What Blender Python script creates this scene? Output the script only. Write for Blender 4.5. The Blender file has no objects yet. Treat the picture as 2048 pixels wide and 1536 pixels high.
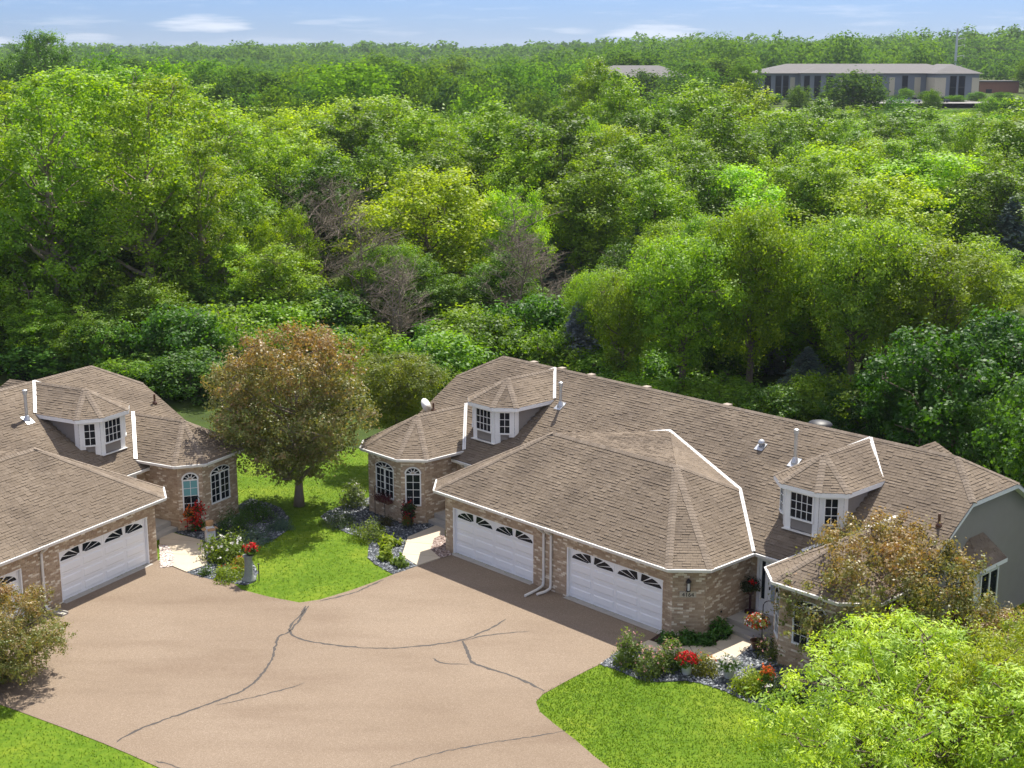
import bpy, bmesh, math, random
import numpy as np
from mathutils import Vector, Matrix
R = math.radians
SC = bpy.context.scene
COL = SC.collection

# ------------------------------------------------------------------ camera, sky, sun, exposure
CAMH = 20.414
cam_d = bpy.data.cameras.new('camera'); cam = bpy.data.objects.new('camera', cam_d); COL.objects.link(cam)
cam.location = (0, 0, CAMH); cam.rotation_euler = (R(90 - 13.091), 0, 0)
cam_d.sensor_width = 36; cam_d.lens = 49.02; cam_d.clip_start = 0.5; cam_d.clip_end = 20000
SC.camera = cam
SUN_AZ, SUN_EL = 20.0, 57.0
W = bpy.data.worlds.new('World'); SC.world = W; W.use_nodes = True
def build_world():
    nt = W.node_tree; N = nt.nodes; L = nt.links
    for n in list(N): N.remove(n)
    out = N.new('ShaderNodeOutputWorld'); bg = N.new('ShaderNodeBackground')
    sky = N.new('ShaderNodeTexSky'); sky.sky_type = 'NISHITA'; sky.sun_disc = False
    sky.sun_elevation = R(SUN_EL); sky.sun_rotation = R(SUN_AZ)
    sky.altitude = 300; sky.air_density = 1.0; sky.dust_density = 0.6; sky.ozone_density = 6.0
    tc = N.new('ShaderNodeTexCoord'); sep = N.new('ShaderNodeSeparateXYZ'); L.new(tc.outputs['Generated'], sep.inputs[0])
    def M(op, a, b=None, c=None):
        m = N.new('ShaderNodeMath'); m.operation = op
        for i, v in enumerate((a, b, c)):
            if v is None: continue
            if isinstance(v, (int, float)): m.inputs[i].default_value = v
            else: L.new(v, m.inputs[i])
        return m.outputs[0]
    az = M('ARCTAN2', sep.outputs[0], sep.outputs[1]); el = sep.outputs[2]
    # wispy noise, stretched sideways as low clouds seen edge-on are
    cmb = N.new('ShaderNodeCombineXYZ'); L.new(M('MULTIPLY', az, 9.0), cmb.inputs[0]); L.new(M('MULTIPLY', el, 85.0), cmb.inputs[1])
    nz = N.new('ShaderNodeTexNoise'); nz.inputs['Scale'].default_value = 1.6; nz.inputs['Detail'].default_value = 7; nz.inputs['Roughness'].default_value = .55
    L.new(cmb.outputs[0], nz.inputs['Vector'])
    nv = nz.outputs['Fac']
    tot = None
    # cumulus banks low over the horizon: azimuth, elevation of base, half width, height, strength
    for a0, e0, w, h, s in ((-.211, .0215, .040, .0105, .95), (-.285, .0115, .030, .0065, .55), (-.36, .011, .03, .008, .7), (.10, .0165, .045, .0075, .8), (.045, .0185, .02, .005, .45),
                            (-.135, .0245, .02, .003, .3), (.36, .026, .03, .004, .4), (-.62, .02, .07, .012, .9), (.62, .018, .08, .012, .9), (1.0, .03, .1, .02, .9), (-1.1, .03, .1, .02, .9)):
        dx = M('DIVIDE', M('SUBTRACT', az, a0), w)
        dy0 = M('DIVIDE', M('SUBTRACT', el, e0), h)
        dy = M('MULTIPLY', dy0, M('ADD', 1.0, M('MULTIPLY', M('LESS_THAN', dy0, 0.0), 1.6)))
        d = M('ADD', M('MULTIPLY', dx, dx), M('MULTIPLY', dy, dy))
        v = M('SUBTRACT', 1.0, d)
        v = M('ADD', v, M('MULTIPLY', M('SUBTRACT', nv, .5), 3.4))
        ss = N.new('ShaderNodeMapRange'); ss.interpolation_type = 'SMOOTHSTEP'
        ss.inputs['From Min'].default_value = .05; ss.inputs['From Max'].default_value = 1.1; ss.inputs['To Max'].default_value = s * .5
        L.new(v, ss.inputs['Value'])
        tot = ss.outputs[0] if tot is None else M('MAXIMUM', tot, ss.outputs[0])
    # thin veils everywhere in the lower sky
    veil = N.new('ShaderNodeMapRange'); veil.interpolation_type = 'SMOOTHSTEP'
    veil.inputs['From Min'].default_value = .5; veil.inputs['From Max'].default_value = .75; veil.inputs['To Max'].default_value = .2
    L.new(nv, veil.inputs['Value'])
    tot = M('MAXIMUM', tot, veil.outputs[0])
    # unseen cumulus added overhead to raise sky fill, on a level cloud layer
    den = M('ADD', M('MAXIMUM', el, 0.0), .12); c2 = N.new('ShaderNodeCombineXYZ'); L.new(M('DIVIDE', sep.outputs[0], den), c2.inputs[0]); L.new(M('DIVIDE', sep.outputs[1], den), c2.inputs[1])
    n2 = N.new('ShaderNodeTexNoise'); n2.inputs['Scale'].default_value = 1.1; n2.inputs['Detail'].default_value = 7; n2.inputs['Roughness'].default_value = .55; L.new(c2.outputs[0], n2.inputs['Vector'])
    cu = N.new('ShaderNodeMapRange'); cu.interpolation_type = 'SMOOTHSTEP'; cu.inputs['From Min'].default_value = .44; cu.inputs['From Max'].default_value = .58; L.new(n2.outputs['Fac'], cu.inputs['Value'])
    fade = N.new('ShaderNodeMapRange'); fade.interpolation_type = 'SMOOTHSTEP'; fade.inputs['From Min'].default_value = .045; fade.inputs['From Max'].default_value = .14; L.new(el, fade.inputs['Value'])
    tot = M('MAXIMUM', tot, M('MULTIPLY', cu.outputs[0], fade.outputs[0]))
    tint = N.new('ShaderNodeMixRGB'); tint.blend_type = 'MULTIPLY'; tint.inputs[0].default_value = 1; L.new(sky.outputs[0], tint.inputs[1]); tint.inputs[2].default_value = (.68, .88, 1.43, 1)
    mix = N.new('ShaderNodeMixRGB'); L.new(tot, mix.inputs[0]); L.new(tint.outputs[0], mix.inputs[1])
    mix.inputs[2].default_value = (13.5, 13.5, 13.8, 1)
    L.new(mix.outputs[0], bg.inputs[0]); bg.inputs[1].default_value = 0.05
    L.new(bg.outputs[0], out.inputs[0])
build_world()
sun_d = bpy.data.lights.new('sun', 'SUN'); sun_d.energy = 4.5; sun_d.angle = R(0.53); sun_d.color = (1, .95, .86)
sun = bpy.data.objects.new('sun', sun_d); COL.objects.link(sun); sun.location = (30, 80, 120)
SDIR = Vector((math.sin(R(SUN_AZ)) * math.cos(R(SUN_EL)), math.cos(R(SUN_AZ)) * math.cos(R(SUN_EL)), math.sin(R(SUN_EL))))
sun.rotation_euler = (-SDIR).to_track_quat('-Z', 'Y').to_euler()
SC.view_settings.view_transform = 'Standard'; SC.view_settings.look = 'None'; SC.view_settings.gamma = 1; SC.view_settings.use_curve_mapping = False
SC.view_settings.exposure = 0.87
SC.render.engine = 'CYCLES'
cy = SC.cycles
cy.use_denoising = True; cy.denoiser = 'OPENIMAGEDENOISE'; cy.denoising_input_passes = 'RGB_ALBEDO_NORMAL'
cy.max_bounces = 6; cy.diffuse_bounces = 3; cy.glossy_bounces = 2; cy.transmission_bounces = 4; cy.transparent_max_bounces = 6; cy.volume_bounces = 0
cy.use_adaptive_sampling = True; cy.adaptive_threshold = 0.02; cy.sample_clamp_indirect = 6; cy.caustics_reflective = False; cy.caustics_refractive = False
SC.render.use_persistent_data = False

# ------------------------------------------------------------------ helpers
def tag(o, label=None, cat=None, group=None, kind=None):
    if label: o['label'] = label
    if cat: o['category'] = cat
    if group: o['group'] = group
    if kind: o['kind'] = kind
    return o
def link(name, me, mat=None, parent=None):
    o = bpy.data.objects.new(name, me); COL.objects.link(o)
    if mat is not None and me is not None and len(me.materials) == 0: me.materials.append(mat)
    if parent is not None: o.parent = parent
    return o
def thing(name, label, cat, loc=(0, 0, 0), rz=0, group=None):
    o = link(name, None); o.location = loc; o.rotation_euler = (0, 0, rz); o.empty_display_size = .3
    return tag(o, label, cat, group)
def copy_tree(o, parent=None):
    c = o.copy(); COL.objects.link(c); c.parent = parent
    for ch in list(o.children): copy_tree(ch, c)
    return c
def fast_mesh(name, V, F, rnd=None, smooth=False):
    V = np.asarray(V, dtype=np.float32); F = np.asarray(F, dtype=np.int32)
    me = bpy.data.meshes.new(name); k = F.shape[1]
    me.vertices.add(len(V)); me.vertices.foreach_set('co', V.ravel())
    me.loops.add(F.size); me.loops.foreach_set('vertex_index', F.ravel())
    me.polygons.add(len(F)); me.polygons.foreach_set('loop_start', np.arange(0, F.size, k, dtype=np.int32))
    if rnd is not None:
        a = me.attributes.new('rnd', 'FLOAT', 'FACE'); a.data.foreach_set('value', np.asarray(rnd, dtype=np.float32))
    me.update(calc_edges=True)
    if smooth: me.polygons.foreach_set('use_smooth', np.ones(len(F), dtype=bool))
    return me
class MB:
    """collects faces, builds ONE mesh object"""
    def __init__(s): s.v = []; s.f = []; s.r = []; s.mi = []; s.cur = 0
    def add(s, vs, fs, r=0.5):
        n = len(s.v); s.v += [tuple(p) for p in vs]
        for f in fs: s.f.append([i + n for i in f]); s.r.append(r); s.mi.append(s.cur)
        return s
    def hexa(s, p, r=.5):   # 8 points: bottom 4 (ccw from above), top 4
        return s.add(p, [(3, 2, 1, 0), (4, 5, 6, 7), (0, 1, 5, 4), (1, 2, 6, 5), (2, 3, 7, 6), (3, 0, 4, 7)], r)
    def box(s, x0, x1, y0, y1, z0, z1, r=.5):
        return s.hexa([(x0, y0, z0), (x1, y0, z0), (x1, y1, z0), (x0, y1, z0), (x0, y0, z1), (x1, y0, z1), (x1, y1, z1), (x0, y1, z1)], r)
    def obox(s, o, u, v, w, r=.5):   # oriented box from corner o along vectors u,v,w
        o, u, v, w = map(Vector, (o, u, v, w))
        return s.hexa([o, o + u, o + u + v, o + v, o + w, o + u + w, o + u + v + w, o + v + w], r)
    def slab(s, poly, t, r=.5):      # polygon (ccw seen from outside) thickened inwards by t
        P = [Vector(p) for p in poly]; n = nrm(P); Q = [p - n * t for p in P]; k = len(P)
        return s.add(P + Q, [list(range(k)), list(range(2 * k - 1, k - 1, -1))] + [(i, i + k, (i + 1) % k + k, (i + 1) % k) for i in range(k)], r)
    def tube(s, pts, rad, n=8, cap=True, r=.5):
        P = [Vector(p) for p in pts]
        if isinstance(rad, (int, float)): rad = [rad] * len(P)
        vs = []; fs = []
        for i, p in enumerate(P):
            d = (P[min(i + 1, len(P) - 1)] - P[max(i - 1, 0)]).normalized()
            a = d.cross(Vector((0, 0, 1)) if abs(d.z) < .9 else Vector((1, 0, 0))).normalized(); b = d.cross(a)
            for k in range(n):
                t = 2 * math.pi * k / n; vs.append(p + (a * math.cos(t) + b * math.sin(t)) * rad[i])
        for i in range(len(P) - 1):
            for k in range(n):
                fs.append((i * n + k, i * n + (k + 1) % n, (i + 1) * n + (k + 1) % n, (i + 1) * n + k))
        if cap: fs += [list(range(n))[::-1], list(range((len(P) - 1) * n, len(P) * n))]
        return s.add(vs, fs, r)
    def lathe(s, prof, c=(0, 0, 0), n=14, r=.5):   # (radius, z) pairs
        vs = []; fs = []
        for rr, z in prof:
            for k in range(n):
                t = 2 * math.pi * k / n; vs.append((c[0] + rr * math.cos(t), c[1] + rr * math.sin(t), c[2] + z))
        for i in range(len(prof) - 1):
            for k in range(n): fs.append((i * n + k, i * n + (k + 1) % n, (i + 1) * n + (k + 1) % n, (i + 1) * n + k))
        fs += [list(range(n))[::-1], list(range((len(prof) - 1) * n, len(prof) * n))]
        return s.add(vs, fs, r)
    def sweep(s, path, prof, closed=False, r=.5):
        """path: xyz points (level); prof: (outward, up) pairs; outward = right-hand side of travel"""
        P = [Vector(p) for p in path]; k = len(prof); vs = []; fs = []; m = len(P)
        for i, p in enumerate(P):
            d0 = (P[i] - P[i - 1]).normalized() if i > 0 else None
            d1 = (P[i + 1] - P[i]).normalized() if i < m - 1 else None
            if d0 is None: d0 = d1
            if d1 is None: d1 = d0
            n0 = Vector((d0.y, -d0.x, 0)).normalized(); n1 = Vector((d1.y, -d1.x, 0)).normalized()
            b = (n0 + n1).normalized(); b /= max(.35, b.dot(n0))
            for o, z in prof: vs.append(p + b * o + Vector((0, 0, z)))
        for i in range(m - 1):
            for j in range(k): fs.append((i * k + j, i * k + (j + 1) % k, (i + 1) * k + (j + 1) % k, (i + 1) * k + j))
        fs += [list(range(k)), list(range((m - 1) * k, m * k))[::-1]]
        return s.add(vs, fs, r)
    def mesh(s, name, mats, smooth=False):
        me = bpy.data.meshes.new(name); me.from_pydata(s.v, [], s.f)
        for m in (mats if isinstance(mats, (list, tuple)) else [mats]): me.materials.append(m)
        a = me.attributes.new('rnd', 'FLOAT', 'FACE'); a.data.foreach_set('value', np.array(s.r, dtype=np.float32))
        if any(s.mi): me.polygons.foreach_set('material_index', np.array(s.mi, dtype=np.int32))
        if smooth: me.polygons.foreach_set('use_smooth', np.ones(len(s.f), dtype=bool))
        bm = bmesh.new(); bm.from_mesh(me); bmesh.ops.recalc_face_normals(bm, faces=bm.faces); bm.to_mesh(me); bm.free()
        me.update(); return me
    def build(s, name, mats, parent=None, smooth=False): return link(name, s.mesh(name, mats, smooth), None, parent)
def nrm(P):
    n = Vector((0, 0, 0))
    for i in range(len(P)):
        a, b = P[i], P[(i + 1) % len(P)]
        n += Vector(((a.y - b.y) * (a.z + b.z), (a.z - b.z) * (a.x + b.x), (a.x - b.x) * (a.y + b.y)))
    return n.normalized()
def inside(poly, X, Y):
    r = np.zeros(X.shape, bool); n = len(poly)
    for i in range(n):
        x0, y0 = poly[i]; x1, y1 = poly[(i + 1) % n]
        if y0 == y1: continue
        c = ((y0 > Y) != (y1 > Y)) & (X < (x1 - x0) * (Y - y0) / (y1 - y0) + x0); r ^= c
    return r
def smooth_line(pts, it=2, closed=True):
    P = [Vector(p) for p in pts]
    for _ in range(it):
        Q = []; n = len(P)
        for i in range(n if closed else n - 1):
            a, b = P[i], P[(i + 1) % n]; Q += [a * .75 + b * .25, a * .25 + b * .75]
        if not closed: Q = [P[0]] + Q + [P[-1]]
        P = Q
    return [tuple(p) for p in P]
rng = np.random.default_rng(7); random.seed(7)

# ------------------------------------------------------------------ materials
MATS = {}
def new_mat(name):
    m = bpy.data.materials.new(name); m.use_nodes = True; MATS[name] = m
    nt = m.node_tree; p = nt.nodes['Principled BSDF']; return m, nt, p
def node(nt, t, **kw):
    n = nt.nodes.new(t)
    for k, v in kw.items():
        if k in n.inputs.keys(): n.inputs[k].default_value = v
        else: setattr(n, k, v)
    return n
def ramp(nt, fac, stops, interp='LINEAR'):
    r = nt.nodes.new('ShaderNodeValToRGB'); r.color_ramp.interpolation = interp
    e = r.color_ramp.elements
    while len(e) < len(stops): e.new(.5)
    for i, (p, c) in enumerate(stops): e[i].position = p; e[i].color = (*c, 1)
    nt.links.new(fac, r.inputs[0]); return r.outputs[0]
def noise(nt, scale, detail=4, rough=.55, vec=None, out='Fac'):
    n = node(nt, 'ShaderNodeTexNoise', Scale=scale, Detail=detail, Roughness=rough)
    if vec is None:
        t = nt.nodes.get('TC') or nt.nodes.new('ShaderNodeTexCoord'); t.name = 'TC'; vec = t.outputs['Object']
    nt.links.new(vec, n.inputs['Vector']); return n.outputs[out]
def mixc(nt, fac, a, b, mode='MIX'):
    m = nt.nodes.new('ShaderNodeMixRGB'); m.blend_type = mode
    for i, v in enumerate((fac, a, b)):
        if isinstance(v, (int, float)): m.inputs[i].default_value = v
        elif isinstance(v, tuple): m.inputs[i].default_value = (*v, 1)
        else: nt.links.new(v, m.inputs[i])
    return m.outputs[0]
def bump(nt, p, h, strength=.3, dist=.02):
    b = node(nt, 'ShaderNodeBump', Strength=strength, Distance=dist); nt.links.new(h, b.inputs['Height']); nt.links.new(b.outputs[0], p.inputs['Normal'])
def attr(nt): return node(nt, 'ShaderNodeAttribute', attribute_name='rnd').outputs['Fac']
def plain(name, col, rough=.6, var=.12, scale=6, metal=0, bmp=0, spec=.4):
    m, nt, p = new_mat(name)
    c = mixc(nt, noise(nt, scale, 5), tuple(x * (1 - var) for x in col), tuple(min(1, x * (1 + var)) for x in col))
    nt.links.new(c, p.inputs['Base Color']); p.inputs['Roughness'].default_value = rough; p.inputs['Metallic'].default_value = metal
    p.inputs['Specular IOR Level'].default_value = spec
    if bmp: bump(nt, p, noise(nt, scale * 8, 3), bmp)
    return m
def from_rnd(name, stops, rough=.85, gs=14, gvar=.25, bmp=.25, bs=60, spec=.2, big=0):
    m, nt, p = new_mat(name)
    c = ramp(nt, attr(nt), stops)
    g = noise(nt, gs, 5); c = mixc(nt, 1.0, c, ramp(nt, g, [(.25, (1 - gvar,) * 3), (.75, (1 + gvar * .6,) * 3)]), 'MULTIPLY')
    if big: c = mixc(nt, 1.0, c, ramp(nt, noise(nt, big, 3), [(.3, (.74, .73, .73)), (.62, (1.08, 1.07, 1.05))]), 'MULTIPLY')
    nt.links.new(c, p.inputs['Base Color']); p.inputs['Roughness'].default_value = rough; p.inputs['Specular IOR Level'].default_value = spec
    if bmp: bump(nt, p, noise(nt, bs, 2), bmp, .01)
    return m
M_SHINGLE = from_rnd('shingle', [(0, (.172, .135, .099)), (.3, (.188, .149, .111)), (.7, (.205, .163, .123)), (1, (.23, .185, .141))], .9, 40, .25, .35, 90, .15, .5)
M_CAP = from_rnd('ridge_cap', [(0, (.190, .151, .115)), (1, (.255, .206, .160))], .9, 20, .25, .3, 90, .15)
M_UNDER = plain('roof_deck', (.06, .047, .038), .95, .2)
M_BRICK = from_rnd('brick', [(0, (.38, .27, .18)), (.3, (.44, .325, .22)), (.62, (.50, .38, .265)), (.8, (.55, .43, .305)), (.88, (.74, .64, .50)), (1, (.8, .71, .57))], .85, 9, .12, .3, 70, .2)
M_MORTAR = plain('mortar', (.42, .33, .25), .95, .15, 20)
M_WHITE = plain('white_trim', (.80, .80, .79), .45, .04, 3)
M_GUTTER = plain('white_gutter', (.74, .72, .68), .4, .06, 2.5)
M_DOOR = plain('white_door', (.87, .87, .87), .42, .03, 2)
M_CREAM = plain('cream_arch_trim', (.62, .50, .34), .6, .08, 5)
M_SIDING = plain('grey_green_siding', (.27, .255, .22), .6, .08, 3)
M_SIDING2 = plain('taupe_siding', (.22, .20, .185), .6, .08, 3)
M_METAL = plain('galvanised_metal', (.55, .56, .57), .45, .12, 8, .85)
M_BLACK = plain('black_metal', (.018, .017, .018), .5, .2, 8)
M_DARKRED = plain('dark_red_metal', (.05, .018, .02), .5, .2, 8)
M_CONC = plain('concrete', (.55, .465, .345), .9, .14, 2.2, 0, .2)
M_STEP = plain('step_concrete', (.40, .375, .335), .9, .2, 3.5, 0, .25)
M_SEAL = plain('crack_sealant', (.055, .046, .04), .75, .2, 9)
M_TERRA = plain('brown_glazed_clay', (.11, .055, .035), .5, .2, 5)
M_POT = plain('white_pot', (.72, .71, .68), .55, .08, 6)
M_CARD = plain('brown_card', (.42, .25, .12), .85, .15, 6)
M_PAPER = plain('printed_white_card', (.72, .73, .78), .7, .22, 9)
M_STONE = plain('carved_grey_stone', (.24, .26, .24), .9, .35, 9, 0, .6)
M_BARK = plain('bark', (.15, .118, .092), .95, .35, 7, 0, .6)
M_BARKL = plain('pale_bark', (.25, .20, .16), .95, .3, 6, 0, .6)
M_DEAD = plain('dead_wood', (.21, .17, .13), .95, .3, 4, 0, .4)
M_PLATE = plain('stone_number_plate', (.50, .44, .35), .8, .15, 20)
def glass_mat(name, col, rough=.06):
    m, nt, p = new_mat(name)
    p.inputs['Base Color'].default_value = (*col, 1); p.inputs['Roughness'].default_value = rough; p.inputs['Specular IOR Level'].default_value = .16
    bump(nt, p, noise(nt, 1.3, 2), .04, .02); return m
M_GLASS = glass_mat('dark_window_glass', (.012, .015, .02))
M_BLIND = glass_mat('window_with_teal_blind', (.16, .36, .38), .2)
M_STORM = glass_mat('storm_door_glass', (.30, .36, .42), .15)
def m_drive():
    m, nt, p = new_mat('exposed_aggregate_drive')
    sp = node(nt, 'ShaderNodeTexVoronoi', Scale=42); tc = nt.nodes.new('ShaderNodeTexCoord'); tc.name = 'TC'; nt.links.new(tc.outputs['Object'], sp.inputs['Vector'])
    bw = nt.nodes.new('ShaderNodeSeparateColor'); nt.links.new(sp.outputs['Color'], bw.inputs[0])
    c = ramp(nt, bw.outputs[0], [(0, (.195, .148, .106)), (.35, (.218, .167, .121)), (.7, (.24, .185, .135)), (1, (.285, .225, .17))])
    mp = node(nt, 'ShaderNodeMapping'); mp.inputs['Rotation'].default_value = (0, 0, R(28)); mp.inputs['Scale'].default_value = (.18, .75, 1); nt.links.new(tc.outputs['Object'], mp.inputs[0])
    c = mixc(nt, 1.0, c, ramp(nt, noise(nt, 1.0, 4, .5, mp.outputs[0]), [(.32, (.89, .87, .86)), (.5, (1, 1, 1)), (.75, (1.06, 1.06, 1.06))]), 'MULTIPLY')
    c = mixc(nt, 1.0, c, ramp(nt, noise(nt, .14, 3), [(.35, (.92, .9, .88)), (.65, (1.06, 1.06, 1.06))]), 'MULTIPLY')
    nt.links.new(c, p.inputs['Base Color']); p.inputs['Roughness'].default_value = .9; p.inputs['Specular IOR Level'].default_value = .15
    bump(nt, p, sp.outputs['Distance'], .25, .01); return m
M_DRIVE = m_drive()
def m_ground(name, stops, s1, s2, bs=30):
    m, nt, p = new_mat(name)
    c = ramp(nt, noise(nt, s1, 6, .6), stops)
    c = mixc(nt, 1.0, c, ramp(nt, noise(nt, s2, 4), [(.28, (.72, .80, .7)), (.5, (1, 1, 1)), (.70, (1.42, 1.18, 1.3))]), 'MULTIPLY')
    nt.links.new(c, p.inputs['Base Color']); p.inputs['Roughness'].default_value = .95; p.inputs['Specular IOR Level'].default_value = .1
    bump(nt, p, noise(nt, bs, 3), .35, .05); return m
M_LAWN = m_ground('lawn', [(.3, (.075, .14, .010)), (.5, (.105, .18, .013)), (.72, (.155, .222, .02))], 3.5, .35)
M_GROUND = m_ground('woodland_floor', [(.3, (.035, .05, .014)), (.55, (.06, .09, .02)), (.75, (.09, .12, .03))], .4, .03)
M_MULCH = m_ground('dark_mulch', [(.3, (.02, .014, .011)), (.7, (.06, .04, .03))], 14, 2)
M_BED = m_ground('slate_chip_bed', [(.3, (.03, .034, .04)), (.7, (.09, .10, .115))], 14, 2)
M_CHIP = from_rnd('slate_chip', [(0, (.045, .052, .062)), (.5, (.13, .145, .165)), (.85, (.26, .28, .30)), (1, (.48, .49, .50))], .75, 12, .2, 0, 60, .35)
M_ROCK = from_rnd('river_rock', [(0, (.15, .095, .08)), (.5, (.36, .27, .23)), (1, (.62, .53, .48))], .8, 12, .2, 0, 60, .3)
M_PALEROCK = from_rnd('pale_rock', [(0, (.45, .37, .33)), (.5, (.66, .57, .52)), (1, (.8, .72, .68))], .8, 12, .2, 0, 60, .3)
def leaf_mat(name, stops=None, trans=.4, rough=.5, spec=.2, tcol=(1.95, 1.95, .4), hv=.42, rusty=False):
    """two-sided leaf: glossy diffuse + translucent; colour = object colour with a per-leaf variation, or a ramp of its own"""
    m, nt, p = new_mat(name)
    oi = nt.nodes.new('ShaderNodeObjectInfo'); a = attr(nt)
    if stops: c = ramp(nt, a, stops)
    else:
        v = ramp(nt, a, [(0, (1 - hv, 1 - hv * .8, 1 - hv * .3)), (.5, (1, 1, 1)), (1, (1 + hv * 1.3, 1 + hv * .8, 1 + hv * .1))])
        c = mixc(nt, 1.0, oi.outputs['Color'], v, 'MULTIPLY')
    if rusty:      # fresh growth at the top of the crown is rust red
        tc = nt.nodes.new('ShaderNodeTexCoord'); sx = nt.nodes.new('ShaderNodeSeparateXYZ'); nt.links.new(tc.outputs['Generated'], sx.inputs[0])
        ad = nt.nodes.new('ShaderNodeMath'); nt.links.new(sx.outputs[2], ad.inputs[0]); nt.links.new(noise(nt, 1.1, 3, .5, tc.outputs['Object']), ad.inputs[1])
        mr = nt.nodes.new('ShaderNodeMapRange'); mr.interpolation_type = 'SMOOTHSTEP'; mr.inputs['From Min'].default_value = 1.05; mr.inputs['From Max'].default_value = 1.5; mr.inputs['To Max'].default_value = .5; nt.links.new(ad.outputs[0], mr.inputs['Value'])
        c = mixc(nt, mr.outputs[0], c, (.36, .165, .075))
    nt.links.new(c, p.inputs['Base Color']); p.inputs['Roughness'].default_value = rough; p.inputs['Specular IOR Level'].default_value = spec
    tr = nt.nodes.new('ShaderNodeBsdfTranslucent'); nt.links.new(mixc(nt, 1.0, c, tcol, 'MULTIPLY'), tr.inputs['Color'])
    mx = nt.nodes.new('ShaderNodeMixShader'); mx.inputs[0].default_value = trans
    nt.links.new(p.outputs[0], mx.inputs[1]); nt.links.new(tr.outputs[0], mx.inputs[2])
    nt.links.new(mx.outputs[0], nt.nodes['Material Output'].inputs['Surface']); return m
M_LEAF = leaf_mat('leaf')
M_FARLEAF = leaf_mat('far_leaf', None, .36, .95, .0)
M_LIMELEAF = leaf_mat('lime_leaf', None, .3, .5, .25, (2.0, 1.95, .4), .5)
M_GRASS = leaf_mat('grass_blade', [(0, (.085, .155, .012)), (.5, (.108, .185, .015)), (1, (.145, .22, .022))], .3, .6, .2)
M_CRABLEAF = leaf_mat('bronze_leaf', [(0, (.11, .16, .035)), (.4, (.18, .215, .055)), (.7, (.24, .245, .085)), (.87, (.30, .24, .115)), (.95, (.34, .19, .10)), (1, (.58, .47, .39))], .36, .45, .4, (1.7, 1.4, .6), .42, True)  # palest ramp stop paints glints on a few leaves
M_NEEDLE = leaf_mat('blue_needle', None, .1, .6, .25, (1, 1, .8), .3)
def petal(name, col, var=.3):
    return leaf_mat(name, [(0, tuple(c * (1 - var) for c in col)), (1, tuple(min(.95, c * (1 + var)) for c in col))], .3, .6, .2, (1.2, 1.1, 1.1))
P_RED = petal('red_petal', (.52, .02, .02)); P_ORANGE = petal('orange_petal', (.6, .13, .02)); P_WHITE = petal('white_petal', (.75, .74, .68), .15)
P_PINK = petal('pink_petal', (.62, .34, .30)); P_BURG = petal('burgundy_leaf', (.085, .018, .025))

# ------------------------------------------------------------------ site plan, in metres (x right, y away from the camera foot)
DRIVE = [(-14.82, 55.17), (-14.03, 54.4), (-13.29, 53.71), (-12.59, 53.2), (-11.95, 52.87), (-11.12, 52.51), (-10.71, 51.84), (-9.43, 51.05), (-8.18, 50.48), (-7.45, 50.79), (-6.39, 51.73), (-5.59, 52.6), (-4.84, 53.49), (-3.93, 54.46), (-3.02, 55.35), (-2.54, 55.74), (-2.83, 56.35), (5.77, 47.22), (4.92, 46.83), (4.5, 46.39), (3.67, 45.79), (3.05, 44.83), (2.68, 44.46), (1.78, 43.43), (1.01, 42.49), (0.78, 41.93), (0.9, 41.22), (1.35, 40.36), (1.94, 39.36), (2.49, 38.26), (3.03, 37.35), (3.77, 35.79), (4.83, 32.06), (10, 24), (-14, 24), (-8.55, 35.79), (-10.31, 37.5), (-11.52, 38.41), (-12.65, 39.2), (-14.0, 40.09), (-15.6, 41.11), (-16.63, 41.75), (-18.28, 42.67), (-21.7, 44.02), (-24.27, 37.24)]
WALK_L = [(-15.22, 57.09), (-15.55, 58.39), (-15.23, 58.72), (-14.61, 58.25), (-13.5, 57.6), (-12.62, 54.58), (-13.29, 53.71), (-14.03, 54.4), (-14.17, 55.35), (-14.53, 56.33), (-14.87, 56.96)]
ROCK_L = [(-15.21, 57.02), (-14.87, 56.96), (-14.53, 56.33), (-14.17, 55.35), (-14.03, 54.4), (-14.48, 54.23)]
WALK_R = [(-4.56, 57.99), (-4.64, 55.59), (-3.91, 54.46), (-3.02, 55.35), (-3.48, 56.39), (-3.4, 57.82), (-2.95, 58.32), (-3.03, 59.54), (-3.31, 59.7)]
ROCK_R = [(-2.95, 58.32), (-3.4, 57.82), (-3.48, 56.39), (-3.02, 55.35), (-2.54, 55.74), (-2.83, 57.09)]
WALK_F = [(4.5, 46.39), (4.92, 46.83), (5.5, 46.35), (6.3, 46.39), (7.11, 46.39), (8.01, 47.39), (8.65, 46.65), (8.24, 45.87), (7.76, 45.28), (7.06, 45.16), (6.34, 45.24), (5.37, 45.53)]
MULCH = [(4.92, 46.83), (5.5, 46.35), (6.3, 46.39), (7.11, 46.39), (8.01, 47.39), (7.88, 48.33), (6.93, 47.19), (5.79, 47.37), (5.45, 47.59)]
BED_A = [(-13.49, 57.54), (-12.62, 54.58), (-13.29, 53.71), (-12.59, 53.2), (-11.95, 52.87), (-11.12, 52.51), (-10.63, 52.27), (-10.34, 52.65), (-10.37, 53.71), (-10.7, 54.52), (-11.03, 55.53), (-11.01, 56.83), (-10.32, 57.86), (-10.0, 58.99), (-10.22, 60.73), (-10.78, 62.04), (-11.42, 62.79), (-12.5, 63.56), (-12.9, 62.34), (-12.61, 61.28), (-13.71, 59.2), (-14.72, 58.85), (-15.21, 58.92)]
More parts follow.
